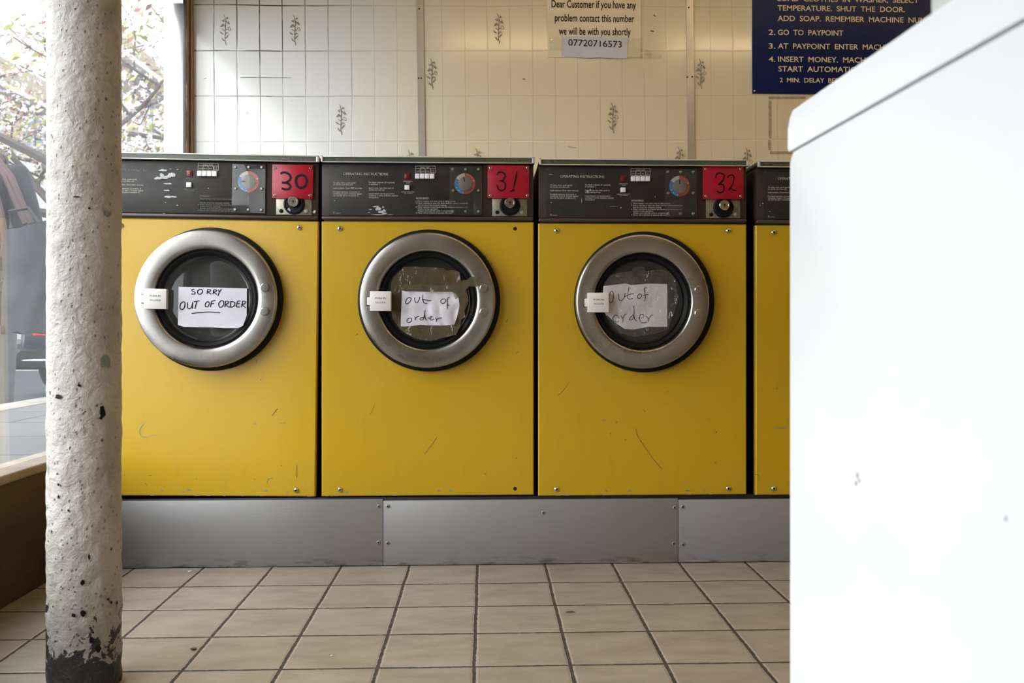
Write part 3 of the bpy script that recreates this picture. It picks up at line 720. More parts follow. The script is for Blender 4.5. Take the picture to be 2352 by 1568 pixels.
for (cx, cy, rx, ry) in ((374, 391, 12, 3.5), (391, 388, 4, 1.2), (378, 407, 22, 5), (395, 402, 10, 7), (372, 402, 7, 5), (360, 410, 9, 3), (386, 422, 11, 3), (385, 437, 10, 2), (386, 452, 17, 2.5), (400, 452, 9, 2), (380, 465, 2, 1), (407, 471, 3, 1.2), (376, 490, 3, 1), (664, 482, 5, 8), (722, 487, 4, 5), (408, 389, 3, 1), (478, 432, 2, 1)):
    for q in range(3): fl.append(ragged(cx+rnd.uniform(-.4, .4)*rx, cy+rnd.uniform(-.3, .3)*ry, rx*.75, ry*.8, 14, rnd))
flakes(W30, fl)
W31, D31, fp = make_washer(O31, 'yellow washing machine numbered 31, between machines 30 and 32', screws_dark=(1, 3), pointer=100)
finish(W31, fp, [([(860, 930), (850, 952)], .0010, 'scratch'), ([(1004, 1003), (985, 1030), (975, 1043)], .0012, 'scratch'), ([(1127, 603), (1130, 607)], .003, 'chip'), ([(1162, 741), (1166, 732)], .0016, 'scratch')])
plate(W31, 1120, 379.2, 1215.5, 454.7, ((1127, 385), (1211.5, 385.2), (1127, 449), (1211.5, 449)),
      [([(437, 340), (470, 280), (540, 262), (610, 300), (630, 360), (600, 420), (560, 465), (495, 470), (560, 480), (620, 520), (638, 590), (610, 680), (530, 705), (470, 670), (445, 600), (437, 570)], 3.4), ([(915, 235), (890, 400), (860, 520), (830, 660)], [2.2, 4, 3.4, 2.6]), ([(760, 722), (800, 700), (820, 668)], 2.6), ([(750, 718), (855, 715)], 3), ([(825, 670), (845, 712)], 3)], 10.45, (1100, 370))
fl = []
for (cx, cy, rx, ry) in ((862, 474, 8, 2.5), (870, 480, 10, 4), (876, 486, 10, 4), (884, 484, 5, 3), (868, 477, 4, 5), (880, 476, 3, 3), (852, 481, 5, 1.2), (848, 487, 4, 1), (883, 490, 6, 3), (872, 493, 20, 1.0), (900, 493, 10, .6), (812, 431, 6, 1), (769, 461, 1.5, 1.5)):
    for q in range(2): fl.append(ragged(cx+rnd.uniform(-.4, .4)*rx, cy+rnd.uniform(-.3, .3)*ry, rx*.8, ry*.9, 14, rnd))
flakes(W31, fl)
W32, D32, fp = make_washer(M(1475.3, 1137, YF), 'yellow washing machine numbered 32, right of machine 31', pointer=92, ddx=-.0095)
finish(W32, fp, [([(1460, 983), (1466, 1003), (1485, 1032), (1507, 1062), (1520, 1076)], .0016, 'scratch'), ([(1308, 876), (1294, 896), (1281, 908)], .0012, 'scratch'), ([(1382, 964), (1394, 964)], .0016, 'chip'), ([(1415, 971), (1417, 968)], .002, 'scratch'), ([(1644, 995), (1646, 989)], .002, 'scratch'), ([(1428, 848), (1450, 851), (1478, 850), (1490, 852)], .004, 'chip'), ([(1435, 1009), (1439, 1011)], .002, 'scratch')])
plate(W32, 1614.3, 382, 1708, 456.8, ((1621, 388), (1700.7, 388), (1621.5, 450.3), (1701.5, 450.3)),
      [([(330, 440), (345, 375), (410, 352), (465, 385), (470, 440), (430, 505), (370, 550), (440, 545), (472, 590), (460, 660), (400, 690), (350, 660)], 3.2), ([(530, 435), (560, 395), (610, 385), (642, 420), (635, 480), (610, 560), (545, 648), (585, 612), (620, 640), (688, 655)], 2.6)], 7.465, (1600, 350))
fl = [ragged(1350, 440, 3, 5, 10, rnd), ragged(1356, 436, 2, 4, 8, rnd), ragged(1426, 477, 2, 1.4, 8, rnd), ragged(1266, 465, 1.6, 1.6, 8, rnd), ragged(1410, 474, 12, .5, 10, rnd), ragged(1264, 400, 8, .8, 10, rnd), ragged(1336, 460, .6, 8, 10, rnd), ragged(1505, 452, 1, 2, 8, rnd)]
flakes(W32, fl)
W33, D33, fp = make_washer(M(1970.5, 1135, YF), 'yellow washing machine half hidden by the white machine', pointer=92)
finish(W33, fp, [([(1778, 981), (1790, 982), (1806, 983)], .003, 'chip'), ([(1733, 1089), (1744, 1091)], .0014, 'scratch')])
flakes(W33, [ragged(1752, 467, 2, 2, 8, rnd), ragged(1768, 485.5, 1.6, 1.6, 8, rnd), ragged(1746, 471, .8, 1.6, 8, rnd)])

# plinth and its steel kick panels
zp = M(1000, 1146, YF).z
b = MB(); b.box((RISER+.001, YF+.012, 0), (M(2300, 1000, YF).x, YW-.05, M(1000, 1143, YF).z+.0012), 'dark', .002); struct(b.build('trim_5'))
for k, (xa, xb, ya, lab, scr) in enumerate(((150, 879.3, 1146, 'steel kick panel under machine 30, nearest the window', ((870, 1162), (869, 1245))), (880.3, 1557.5, 1144.5, 'longest steel kick panel, under machines 31 and 32', ((891, 1162), (890, 1246.5), (1549, 1165), (1547, 1247.5), (1247.5, 1177))), (1558.3, 2290, 1142, 'steel kick panel running behind the white machine', ((1567.5, 1163.5), (1567.5, 1249.5))))):
    a = M(xa, 1298, YF); c = M(xb, ya, YF); kz = (a.z+c.z)/2; loc = ((a.x+c.x)/2, YF, c.z/2)
    e = empty('kick_panel', (loc[0], YF, 0.0), lab, 'kick panel', 'steel kick panels along the plinth')
    hx = (c.x-a.x)/2; b = MB(); b.box((-hx, 0, .002-c.z/2), (hx, .010, c.z/2), 'kick', .0015); s_ = b.build('sheet', e); s_.location = (0, 0, c.z/2)
    for (sx, sy) in scr:
        p = M(sx, sy, YF)-Vector((loc[0], YF, 0)); b = MB(); b.lathe([(.0058, 0), (.0052, -.0024), (.0026, -.0034)], p, 'kick', 16); b.lathe([(.0026, -.0034), (0, -.0024)], p, 'hole', 8); b.build('screw', e)

# ------------------------------------------------------------------ paper notices on the door glass
def sheet(outline, p0, n, m, amp, freq, off=0., step=.006, seed=0., name='sheet', parent=None, loc=None):
    n = Vector(n).normalized(); bm = bmesh.new()
    bm.faces.new([bm.verts.new(MP(x, y, Vector(p0)+n*off, n)) for x, y in outline])
    zs = [v.co.z for v in bm.verts]; xs = [v.co.x for v in bm.verts]
    for ax, lo, hi in ((Vector((1, 0, 0)), min(xs), max(xs)), (Vector((0, 0, 1)), min(zs), max(zs))):
        q = lo+step
        while q < hi:
            bmesh.ops.bisect_plane(bm, geom=bm.verts[:]+bm.edges[:]+bm.faces[:], plane_co=ax*q, plane_no=ax, dist=1e-6); q += step
    for v in bm.verts: v.co += n*wrinkle(v.co, amp, freq, seed)
    b = MB(); b.bm.free(); b.bm = bm; b.mi(m)
    return b.build(name, parent, loc, sharp=50, normals=False)
def wrinkle(p, amp, freq, seed):
    if not amp: return 0.
    q = Vector((p.x*freq+seed, p.z*freq*.6, seed*2.3)); r = abs(mnoise.noise(q)) + .5*abs(mnoise.noise(q*2.1+Vector((5, 3, 1))))
    return amp*max(0., r-.06)
def ink(b, strokes, scale, org, p0, n, wd, amp, freq, off, seed, m='pen'):
    n = Vector(n).normalized()
    for pts in strokes:
        out = []
        for x, y in pts:
            p = MP(org[0]+x/scale, org[1]+y/scale, Vector(p0)+n*off, n); out.append(p+n*(wrinkle(p, amp, freq, seed)+.0007))
        b.stroke(out, wd, n, m, 4)
bpy.context.view_layer.update()
def door_plane(D, d): 
    Wm = D.matrix_world; return Wm @ Vector((-.19, .02-d, 0)), (Wm.to_3x3() @ Vector((0, -1, 0))).normalized()
def px(org, sc, pts): return [(org[0]+x/sc, org[1]+y/sc) for x, y in pts]
def notice(name, label, D, outline, strokes, sc, org, isc, iorg, amp, freq, wd, seed, tapes):
    p0, n = door_plane(D, .0385); c = MP(*outline_c(px(org, sc, outline)), p0, n)
    e = empty(name, c, label, 'paper notice', 'out of order notices on the washer doors')
    pp = sheet(px(org, sc, outline), p0, n, 'paper', amp, freq, .0035, .005, seed, 'paper', e, None); pp.matrix_parent_inverse = Matrix.Translation(c).inverted()
    b = MB(); ink(b, strokes, isc, iorg, p0, n, wd, amp, freq, .0035, seed); l = b.build('handwriting', pp, normals=False)
    for (m, tp, off, ta, tf) in tapes:
        t_ = sheet(px(org, sc, tp), p0, n, m, ta, tf, off, .006, seed+off*900, 'tape', e); t_.matrix_parent_inverse = Matrix.Translation(c).inverted()
    return e
def outline_c(pts): return (sum(p[0] for p in pts)/len(pts), sum(p[1] for p in pts)/len(pts))
notice('out_of_order_notice', 'white paper reading SORRY OUT OF ORDER on the door glass of machine 30', D30,
 [(553, 672), (800, 676), (1217, 688), (1214, 950), (1180, 1050), (1130, 1073), (1000, 1074), (880, 1066), (720, 1064), (600, 1060), (545, 1042)],
 [[(705, 695), (680, 700), (690, 715), (712, 725), (705, 742), (675, 740)], [(760, 695), (738, 712), (742, 738), (765, 742), (785, 722), (778, 700), (760, 695)],
  [(835, 695), (828, 742)], [(835, 698), (862, 700), (858, 716), (832, 720)], [(832, 720), (850, 730), (870, 742)], [(895, 700), (885, 742)], [(895, 700), (920, 702), (915, 718), (890, 722)], [(890, 722), (905, 732), (925, 745)],
  [(938, 700), (950, 720)], [(970, 695), (950, 722), (935, 762)],
  [(600, 815), (572, 838), (568, 880), (592, 892), (612, 865), (614, 825), (600, 815)], [(640, 822), (638, 865), (655, 885), (680, 866), (690, 820)], [(690, 820), (688, 884)], [(700, 818), (755, 806)], [(730, 812), (712, 886)],
  [(832, 815), (812, 838), (815, 865), (838, 862), (850, 835), (840, 815), (832, 815)], [(872, 812), (862, 870)], [(872, 812), (910, 802)], [(868, 838), (898, 832)],
  [(968, 805), (945, 830), (948, 865), (970, 868), (990, 845), (988, 812), (968, 805)], [(1010, 812), (1003, 868)], [(1010, 812), (1040, 815), (1030, 835), (1008, 842)], [(1008, 842), (1025, 856), (1045, 872)],
  [(1062, 815), (1052, 870)], [(1056, 813), (1092, 820), (1100, 842), (1082, 864), (1052, 870)], [(1125, 810), (1112, 868)], [(1112, 868), (1150, 866)], [(1122, 812), (1155, 807)], [(1118, 838), (1148, 834)],
  [(1175, 810), (1163, 868)], [(1175, 810), (1202, 815), (1195, 835), (1168, 842)], [(1168, 842), (1185, 858), (1205, 878)], [(680, 930), (760, 922), (850, 916), (958, 924)]],
 4.2375, (280, 500), 4.2375, (280, 500), .003, 9, .0024, 3.1, [])
notice('out_of_order_notice', 'crumpled paper reading out of order, brown tape around, on machine 31', D31,
 [(522, 705), (560, 716), (800, 716), (1010, 720), (1040, 735), (1075, 780), (1083, 850), (1060, 960), (1035, 1038), (960, 1045), (900, 1052), (800, 1048), (700, 1040), (620, 1052), (540, 1058), (510, 1055)],
 [[(300, 735), (260, 745), (230, 790), (228, 830), (260, 835), (300, 800), (318, 755), (300, 735)], [(375, 735), (378, 785), (405, 822), (440, 790), (462, 725)], [(512, 690), (508, 760), (530, 825), (580, 830)], [(495, 770), (560, 775), (645, 785)],
  [(860, 755), (815, 770), (800, 805), (830, 835), (870, 815), (885, 775), (860, 755)], [(945, 735), (915, 742), (907, 790), (915, 850), (910, 920)], [(895, 858), (945, 862)],
  [(300, 1070), (255, 1090), (248, 1130), (280, 1145), (320, 1120), (325, 1085), (300, 1070)], [(375, 1045), (390, 1075), (380, 1105)], [(385, 1078), (410, 1052), (445, 1042)], [(520, 1060), (475, 1065), (460, 1095), (495, 1100), (525, 1065), (545, 940)], [(545, 940), (540, 1040), (568, 1110)],
  [(590, 1065), (625, 1080), (660, 1050), (645, 1040), (622, 1062), (638, 1105), (690, 1085)], [(715, 1065), (735, 1095), (728, 1130)], [(735, 1095), (770, 1072), (822, 1070)]],
 4.2375, (800, 500), 7.129, (900, 580), .011, 16, .0019, 8.4,
 [('browntape', [(415, 640), (440, 580), (540, 478), (640, 474), (930, 490), (955, 515), (1020, 508), (1085, 530), (1095, 610), (1165, 600), (1150, 700), (1172, 800), (1160, 850), (1130, 900), (1140, 960), (1100, 990), (1085, 1070), (1050, 1140), (930, 1160), (860, 1190), (700, 1190), (560, 1130), (500, 1080), (430, 980), (405, 830)], .0012, .003, 14),
  ('olivetape', [(540, 650), (760, 652), (1010, 662), (1110, 625), (1160, 600), (1195, 572), (1240, 582), (1282, 652), (1240, 672), (1180, 665), (1130, 710), (1145, 755), (1100, 760), (1045, 792), (1028, 770), (1020, 722), (800, 722), (525, 712)], .0105, .008, 14),
  ('olivetape', [(500, 1062), (700, 1044), (1035, 1046), (1080, 1060), (1050, 1140), (930, 1165), (800, 1200), (640, 1170), (540, 1110)], .0085, .008, 16),
  ('browntape', [(955, 515), (1005, 508), (1078, 528), (1100, 640), (1000, 655), (955, 650), (960, 600)], .0060, .012, 18),
  ('browntape', [(1085, 760), (1150, 720), (1172, 800), (1130, 900), (1138, 965), (1085, 1000), (1060, 960), (1084, 850)], .0095, .014, 22)])
notice('out_of_order_notice', 'creased paper reading out of order under clear tape on machine 32', D32,
 [(405, 665), (520, 652), (620, 638), (680, 655), (860, 640), (1025, 645), (1028, 740), (1027, 1060), (930, 1060), (840, 1060), (770, 1075), (700, 1087), (610, 1080), (520, 1020), (440, 945), (398, 900)],
 [[(490, 710), (465, 740), (458, 800), (478, 828), (498, 800), (502, 740), (490, 710)], [(550, 735), (556, 790), (577, 805), (605, 780), (618, 730)], [(655, 675), (640, 760), (650, 790), (690, 785)], [(610, 770), (660, 745), (700, 738)], [(755, 740), (735, 765), (745, 785), (770, 775), (775, 750), (755, 740)], [(830, 680), (803, 692), (812, 760), (808, 815)], [(790, 755), (842, 745)],
  [(525, 945), (498, 970), (505, 1000), (545, 1015), (558, 985), (545, 955), (525, 945)], [(575, 950), (595, 990), (592, 1020)], [(595, 980), (610, 945), (630, 935)], [(655, 995), (690, 985), (703, 930), (700, 855)], [(655, 995), (668, 970), (698, 945), (710, 985), (728, 1005)], [(745, 975), (790, 970), (795, 945), (765, 945), (755, 980), (780, 1020), (830, 1015)], [(820, 955), (845, 985), (840, 1012)], [(845, 985), (865, 955), (888, 945)]],
 4.2375, (1290, 500), 4.2375, (1290, 500), .006, 11, .0020, 5.7,
 [('cleartape', [(415, 640), (470, 560), (560, 535), (680, 520), (690, 480), (800, 475), (812, 522), (980, 500), (1060, 540), (1100, 600), (1135, 780), (1080, 960), (1030, 1092), (900, 1130), (700, 1160), (560, 1120), (440, 970), (400, 900)], .0095, .013, 20)])

# ------------------------------------------------------------------ things on the tiled wall
def wall_text(b, txt, x0, x1, yb, cap, y, m, prefix=None, yb1=None, bold=0., ws=1.):
    p0, p1 = M(x0, yb, y), M(x1, yb, y); z1 = M(x1, yb1, y).z if yb1 else None
    b.text(txt, p0.x, p1.x, p0.z, cap*y/FPX, y, m, prefix, z1, bold, ws)
c = M(1364, 60, YW-.002)
e = empty('customer_notice', (c.x, YW-.001, M(1364, 132, YW).z), 'printed cream notice telling customers to phone, taped to the wall', 'notice')
inv = Matrix.Translation(e.location).inverted()
o = sheet([(1254.5, -70), (1471.5, -70), (1472, 60), (1472.5, 131.5), (1400, 132.5), (1300, 132), (1258.5, 131.5), (1257, 60)], (0, YW-.003, 0), NF, 'creampaper', .003, 7, 0, .02, 2.2, 'paper', e); o.matrix_parent_inverse = inv
b = MB(); Y_ = YW-.0046
for txt, x0, x1, yb in (('Dear Customer if you have any', 1266.8, 1460.7, 16.8), ('problem contact this number', 1274.3, 1456.6, 48.6), ('we will be with you shortly', 1283.4, 1448.5, 79.2)): wall_text(b, txt, x0, x1, yb, 16.6, Y_, 'ink', bold=.011)
b.build('lettering', o, normals=False)
s_ = sheet([(1290.8, 84), (1360, 83.5), (1442.5, 86), (1441, 110), (1440.5, 134), (1420, 134.5), (1375, 132), (1345, 133.5), (1320, 130.5), (1289.5, 129)], (0, YW-.0062, 0), NF, 'paper', .002, 9, 0, .02, 4.4, 'phone_slip', e); s_.matrix_parent_inverse = inv
b = MB(); wall_text(b, '07720716573', 1305.3, 1428, 104.4, 14.6, YW-.0084, 'ink', yb1=109.2); b.build('lettering', s_, normals=False)
for tp, m in (([(1441, 88), (1475, 86), (1476, 132), (1441, 133)], 'cleartape'), ([(1262, 88), (1291, 86), (1290, 118), (1262, 115)], 'cleartape'), ([(1470, 124), (1510, 121), (1521, 126), (1520, 134), (1470, 136)], 'cleartape'), ([(1461, 108.5), (1478, 111), (1497, 119), (1495, 135), (1478, 123)], 'cleartape')):
    t_ = sheet(tp, (0, YW-.0105, 0), NF, m, .004, 14, 0, .012, 1.7, 'tape', e); t_.matrix_parent_inverse = inv
# blue instruction sign
p = M(1727.5, 215.5, YW); q = M(2330, -160, YW); sz = Vector(((p.x+q.x)/2, YW-.006, p.z))
e = empty('instruction_sign', sz, 'navy blue sign with cream washing instructions above the white machine', 'sign')
b = MB(); b.box((p.x-sz.x, -.0, 0), (q.x-sz.x, .006, q.z-p.z), 'sign', .001); brd = b.build('board', e)
b = MB(); Y_ = YW-.0066
for a in (('1.', 1766, 1778, -22.5, 12, None), ('LOAD CLOTHES IN WASHER, SELECT', 1786, 2110, 2.2, 12, None), ('TEMPERATURE. SHUT THE DOOR.', 1786, 2078.5, 24, 12, None), ('ADD SOAP. REMEMBER MACHINE NUMBER', 1786, 2126, 47.8, 12, 'ADD SOAP. REMEMBER MACHINE NUM'),
          ('2.', 1765.5, 1781, 80, 12, None), ('GO TO PAYPOINT', 1786.6, 1937, 80, 12, None), ('3.', 1765.5, 1781, 111.4, 12, None), ('AT PAYPOINT ENTER MACHINE NUMBER', 1787, 2036, 111.4, 12, 'AT PAYPOINT ENTER MACHI'),
          ('4.', 1765.5, 1781, 141.6, 12, None), ('INSERT MONEY. MACHINE WILL', 1787, 1988, 141.6, 12, 'INSERT MONEY. MACH'), ('START AUTOMATICALLY', 1788, 1952, 163.8, 12, 'START AUTOMATI'), ('2 MIN. DELAY BEFORE START', 1791, 1910, 188.6, 10.2, '2 MIN. DELAY B')):
    wall_text(b, a[0], a[1], a[2], a[3], a[4], Y_, 'signtext', a[5], bold=.012, ws=1.9)
for v in b.bm.verts: v.co -= sz
b.build('lettering', brd, normals=False)
b = MB(); b.lathe([(.004, 0), (.003, -.002), (0, -.0024)], M(1732.5, 209, YW-.006)-sz, 'chrome', 14); b.build('screw', brd)
# outline of old tape below it
b = MB(); rnd = random.Random(5)
for (xa, ya, xb, yb, vert) in ((1765, 224.5, 1850, 224.5, 0), (1768.5, 230, 1769, 318, 1), (1767.5, 320, 1768, 346, 1), (1768, 350.5, 1850, 351, 0)):
    if vert: b.poly([M(xa-3.4, ya, YW-.0012), M(xa+3.0, ya+3, YW-.0012), M(xb+2.4, yb, YW-.0012), M(xb-3.2, yb-2, YW-.0012)], NF, .0008, 'residue')
    else: b.poly([M(xa, ya-3, YW-.0012), M(xb, ya-3, YW-.0012), M(xb, yb+2.6, YW-.0012), M(xa+1, yb+2.8, YW-.0012)], NF, .0008, 'residue')
o = b.build('tape_residue', None, M(1806, 350, YW-.0012)); tag(o, 'rectangle of old tape residue left on the wall under the navy sign', 'tape residue')

# ------------------------------------------------------------------ white machine close on the right
WX = .348; WY1 = WX/(ray(1812, 700).x/ray(1812, 700).y); WY0 = WY1-.66
zl = CAMZ-(343-PPY)/FPX*WY1; zt = CAMZ-(254-PPY)/FPX*WY1
def rounded_prism(b, y0, y1, z0, z1, x0, x1, rs, m, bev):  # outline in the y-z plane with four corner radii (y1z0, y1z1, y0z1, y0z0)
    pts = []
    for (cy, cz, sy, sz_, r, a0) in ((y1, z0, -1, 1, rs[0], -90), (y1, z1, -1, -1, rs[1], 0), (y0, z1, 1, -1, rs[2], 90), (y0, z0, 1, 1, rs[3], 180)):
        for k in range(7):
            a = math.radians(a0+15*k); pts.append((cy+sy*r+r*math.cos(a), cz+sz_*r+r*math.sin(a)))
    tmp = bmesh.new(); A = [tmp.verts.new((x0, y, z)) for y, z in pts]; B = [tmp.verts.new((x1, y, z)) for y, z in pts]
    tmp.faces.new(A); tmp.faces.new(B[::-1])
    for k in range(len(pts)): tmp.faces.new([A[k], B[k], B[(k+1) % len(pts)], A[(k+1) % len(pts)]])
    if bev: bmesh.ops.bevel(tmp, geom=[e for e in tmp.edges if (abs(e.verts[0].co.x-e.verts[1].co.x) < 1e-9)], offset=bev, segments=3, profile=.5, affect='EDGES')
    b.merge(tmp, m)
e = empty('white_appliance', (WX+.34, (WY0+WY1)/2, 0), 'large white enamelled machine close by, hiding the end of the washer row', 'appliance')
inv = Matrix.Translation(e.location).inverted()
def put(b, name, par=e):
    o = b.build(name, par, sharp=40)
    if par is e: o.matrix_parent_inverse = inv
    return o
b = MB(); rounded_prism(b, WY0, WY1, .03, zl-.003, WX+.0015, WX+.66, (.004, .010, .010, .004), 'enamel', .003)
for (sx, sy, r) in ((1966, 1092, .0022), (1970, 1104, .0016), (1963, 1110, .0018), (2306, 1191, .0014)):
    q = MP(sx, sy, (WX, 0, 0), Vector((1, 0, 0))); b.poly([(WX+.0012, q.y+r*math.cos(a)*.7, q.z+r*1.4*math.sin(a)) for a in (0, .8, 1.9, 2.7, 3.6, 4.4, 5.5)], (-1, 0, 0), .0003, 'greylet')
put(b, 'body')
b = MB(); rounded_prism(b, WY0-.004, WY1+.0035, zl, zt, WX, WX+.664, (.003, .017, .012, .003), 'enamel', .003); put(b, 'lid')
q = MP(2134, 20, (WX, 0, 0), Vector((1, 0, 0)))
b = MB(); rounded_prism(b, WY0, q.y+.004, zt+.0003, zt+.16, WX+.004, WX+.655, (.003, .010, .010, .003), 'greyenamel', .003); put(b, 'control_console')
b = MB(); b.box((WX+.02, WY0+.03, .0), (WX+.64, WY1-.03, .031), 'dark'); put(b, 'foot_plinth')
b = MB(); b.box((WX+.02, WY1-.002, .12), (WX+.64, WY1+.006, zl-.10), 'enamel', .004); put(b, 'front_panel')

# ------------------------------------------------------------------ cast iron column
CXc, CYc, CR = -.818+.004, 1.80, .0675
cb = M(194, 1546, CYc); CXc = cb.x
b = MB(); nz, na = 420, 150; rows = []
for k in range(nz+1):
    z = CZ*k/nz; rg = []
    for j in range(na):
        a = 2*PI*j/na; d = Vector((math.cos(a), math.sin(a), 0)); p = Vector((d.x*CR, d.y*CR, z))
        amp = .0012 if z > .55 else .0020
        r = CR*(1-.004*z)+amp*(mnoise.noise(p*38)+.7*mnoise.noise(p*75+Vector((9, 2, 4)))) - .0028*max(0, mnoise.noise(p*95+Vector((3, 7, 1)))-.42)
        r += .0016*math.exp(-((z-.145-.004*math.sin(a*2))/.004)**2)
        rg.append(b.bm.verts.new((d.x*r, d.y*r, z)))
    rows.append(rg)
i = b.mi('column')
for A, B in zip(rows, rows[1:]):
    for j in range(na): b.bm.faces.new([A[j], A[(j+1) % na], B[(j+1) % na], B[j]]).material_index = i
o = b.build('iron_column', sharp=80); o.location = (CXc, CYc, 0); inv_ = Vector((CXc, CYc, 0)); b = MB(); rc = random.Random(11); dk = b.mi('ink')
for (sx, sy, w_, h_) in ((236, 946, 8, 15), (134, 911, 8, 6), (182, 885, 6, 3.5), (196, 945, 2, 2), (232, 960, 4, 4), (131, 1088, 2, 3), (134, 1113, 3, 3.5), (134, 1141, 2.5, 5), (157, 1172, 3, 3.5), (205, 1279, 3, 8), (190, 1338, 6, 7), (168, 1413, 6, 5), (191, 1408, 7, 9), (172, 1359, 2, 2), (158, 1354, 2, 2), (249, 1376, 3.5, 3.5), (256, 1383, 2.5, 4), (269, 1384, 2, 5), (214, 1452, 3, 3), (210, 1470, 7, 10), (226, 1490, 7, 9), (232, 927, 1.6, 1.6), (176, 452, 9, 2.2), (205, 478, 4, 3), (141, 1240, 1.6, 1.6), (128, 1283, 2, 2), (168, 1252, 1.6, 1.6), (144, 1251, 1.8, 1.8)):
    for q in range(2):
        vs = []
        for k in range(11):
            a = 2*PI*k/11; d = ray(sx+w_*math.cos(a)*rc.uniform(.55, 1.1), sy+h_*math.sin(a)*rc.uniform(.5, 1.1)); ox = Vector((-CXc, -CYc)); d2 = Vector((d.x, d.y))
            A_, B_, C_ = d2.dot(d2), 2*ox.dot(d2), ox.dot(ox)-(CR+.0022)**2; disc = B_*B_-4*A_*C_
            if disc < 0: break
            tt = (-B_-math.sqrt(disc))/(2*A_)-3e-4*q; vs.append(Vector((0, 0, CAMZ))+d*tt-inv_)
        else: b.bm.faces.new([b.bm.verts.new(p) for p in vs]).material_index = dk
b.build('bare_iron_speck', o, normals=False)
tag(o, 'round iron column with lumpy chipped off-white paint, standing by the window', 'column', kind='thing')

# litter on the floor
MAT['lint'] = pm('white lint', (226, 224, 218), .9, vary=.05); MAT['leaf'] = pm('dry leaf', (86, 76, 66), .8, vary=.25, vscale=60)
FLP = (0, 0, 0), Vector((0, 0, 1))
for (sx, sy, r, m, nm, lab, cat) in ((436, 1313, .006, 'lint', 'lint_scrap', 'white scrap of lint on the floor tile just before the left kick panel', 'lint'), (762, 1506, .0032, 'lint', 'lint_scrap', 'tiny white lint scrap in the middle of a near floor tile', 'lint'), (444, 1492, .0068, 'leaf', 'dry_leaf', 'small crumpled brown leaf on a floor joint right of the column', 'leaf'), (1310, 1406, .0068, 'leaf', 'dry_twig', 'short dark twig lying on a floor tile before machine 32', 'twig')):
    p = MP(sx, sy, *FLP); b = MB(); rr = random.Random(sx); tmp = bmesh.new(); bmesh.ops.create_icosphere(tmp, subdivisions=2, radius=1)
    el = (1.6, .35, .22) if nm == 'dry_twig' else (1, .8, .35)
    for v in tmp.verts: v.co = Vector((v.co.x*el[0], v.co.y*el[1], v.co.z*el[2]))*r*(1+.7*mnoise.noise(v.co*2.3+Vector((sx, 0, 0))))
    zmin = min(v.co.z for v in tmp.verts); b.merge(tmp, m, Matrix.Translation((0, 0, -zmin))); o = b.build(nm); o.location = p; tag(o, lab, cat)

# ------------------------------------------------------------------ warm batten lights on the ceiling; row by the wall added to brighten it
k_ = 0
for (x0, y) in ((-.3, .41), (1.35, .41), (3.0, .41), (-.1, 2.05), (1.5, 2.05), (3.1, 2.05)):
    e = empty('batten_light', (x0+.65, y, CZ), ('warm tube light on the ceiling, ' + ('in the front row, nearest the window', 'in the middle of the front row', 'at the far end of the front row', 'in the row added above the washers to brighten the wall, nearest the window', 'in the middle of the row added above the washers to brighten the wall', 'at the far end of the row added above the washers to brighten the wall')[k_]), 'ceiling light', 'tube lights on the ceiling'); k_ += 1
    b = MB(); b.box((-.68, -.035, -.055), (.68, .035, 0), 'tubebody', .006); b.box((-.68, -.02, -.105), (-.64, .02, -.05), 'tubebody', .003); b.box((.64, -.02, -.105), (.68, .02, -.05), 'tubebody', .003); b.build('housing', e)
    b = MB(); b.tube([(-.64, 0, -.085), (.64, 0, -.085)], .014, 'tube', 14); b.build('tube', e)

# ------------------------------------------------------------------ seen through the window
MAT['coat'] = pm('dark coat', (26, 28, 33), .8, vary=.2, vscale=12); MAT['bagcloth'] = pm('black bag cloth', (22, 23, 28), .7, vary=.2, vscale=9, bump=.4, bscale=12)
MAT['scarf'] = pm('dusky pink scarf', (70, 50, 52), .8, vary=.15); MAT['skin'] = pm('skin', (202, 156, 130), .5, vary=.05); MAT['hair'] = pm('dark hair', (44, 34, 28), .6, vary=.3, vscale=60)
MAT['jeans'] = pm('grey trousers', (92, 94, 100), .8, vary=.15, vscale=20); MAT['shoe'] = pm('dark shoe', (30, 28, 28), .5)
MAT['scoot'] = pm('navy scooter paint', (28, 32, 46), .25, vary=.1, coat=.5); MAT['tail'] = pm('red tail light', (200, 40, 60), .2); MAT['pale'] = pm('pale plastic', (200, 206, 214), .3)
def skin(name, verts, edges, radii, m, parent=None, loc=(0, 0, 0), lv=2):
    me = bpy.data.meshes.new(name); me.from_pydata([Vector(v) for v in verts], edges, []); o = bpy.data.objects.new(name, me); C.objects.link(o)
    sk = o.modifiers.new('skin', 'SKIN'); sk.use_smooth_shade = True; sd = o.modifiers.new('sub', 'SUBSURF'); sd.levels = sd.render_levels = lv
    for v, r in zip(me.skin_vertices[0].data, radii): v.radius = r if isinstance(r, tuple) else (r, r)
    me.skin_vertices[0].data[0].use_root = True; me.materials.append(MAT[m])
    dg = bpy.context.evaluated_depsgraph_get(); nm = bpy.data.meshes.new_from_object(o.evaluated_get(dg)); bpy.data.objects.remove(o)
    o = bpy.data.objects.new(name, nm); C.objects.link(o); nm.materials.clear(); nm.materials.append(MAT[m])
    for p in nm.polygons: p.use_smooth = True
    if parent: o.parent = parent
    return o
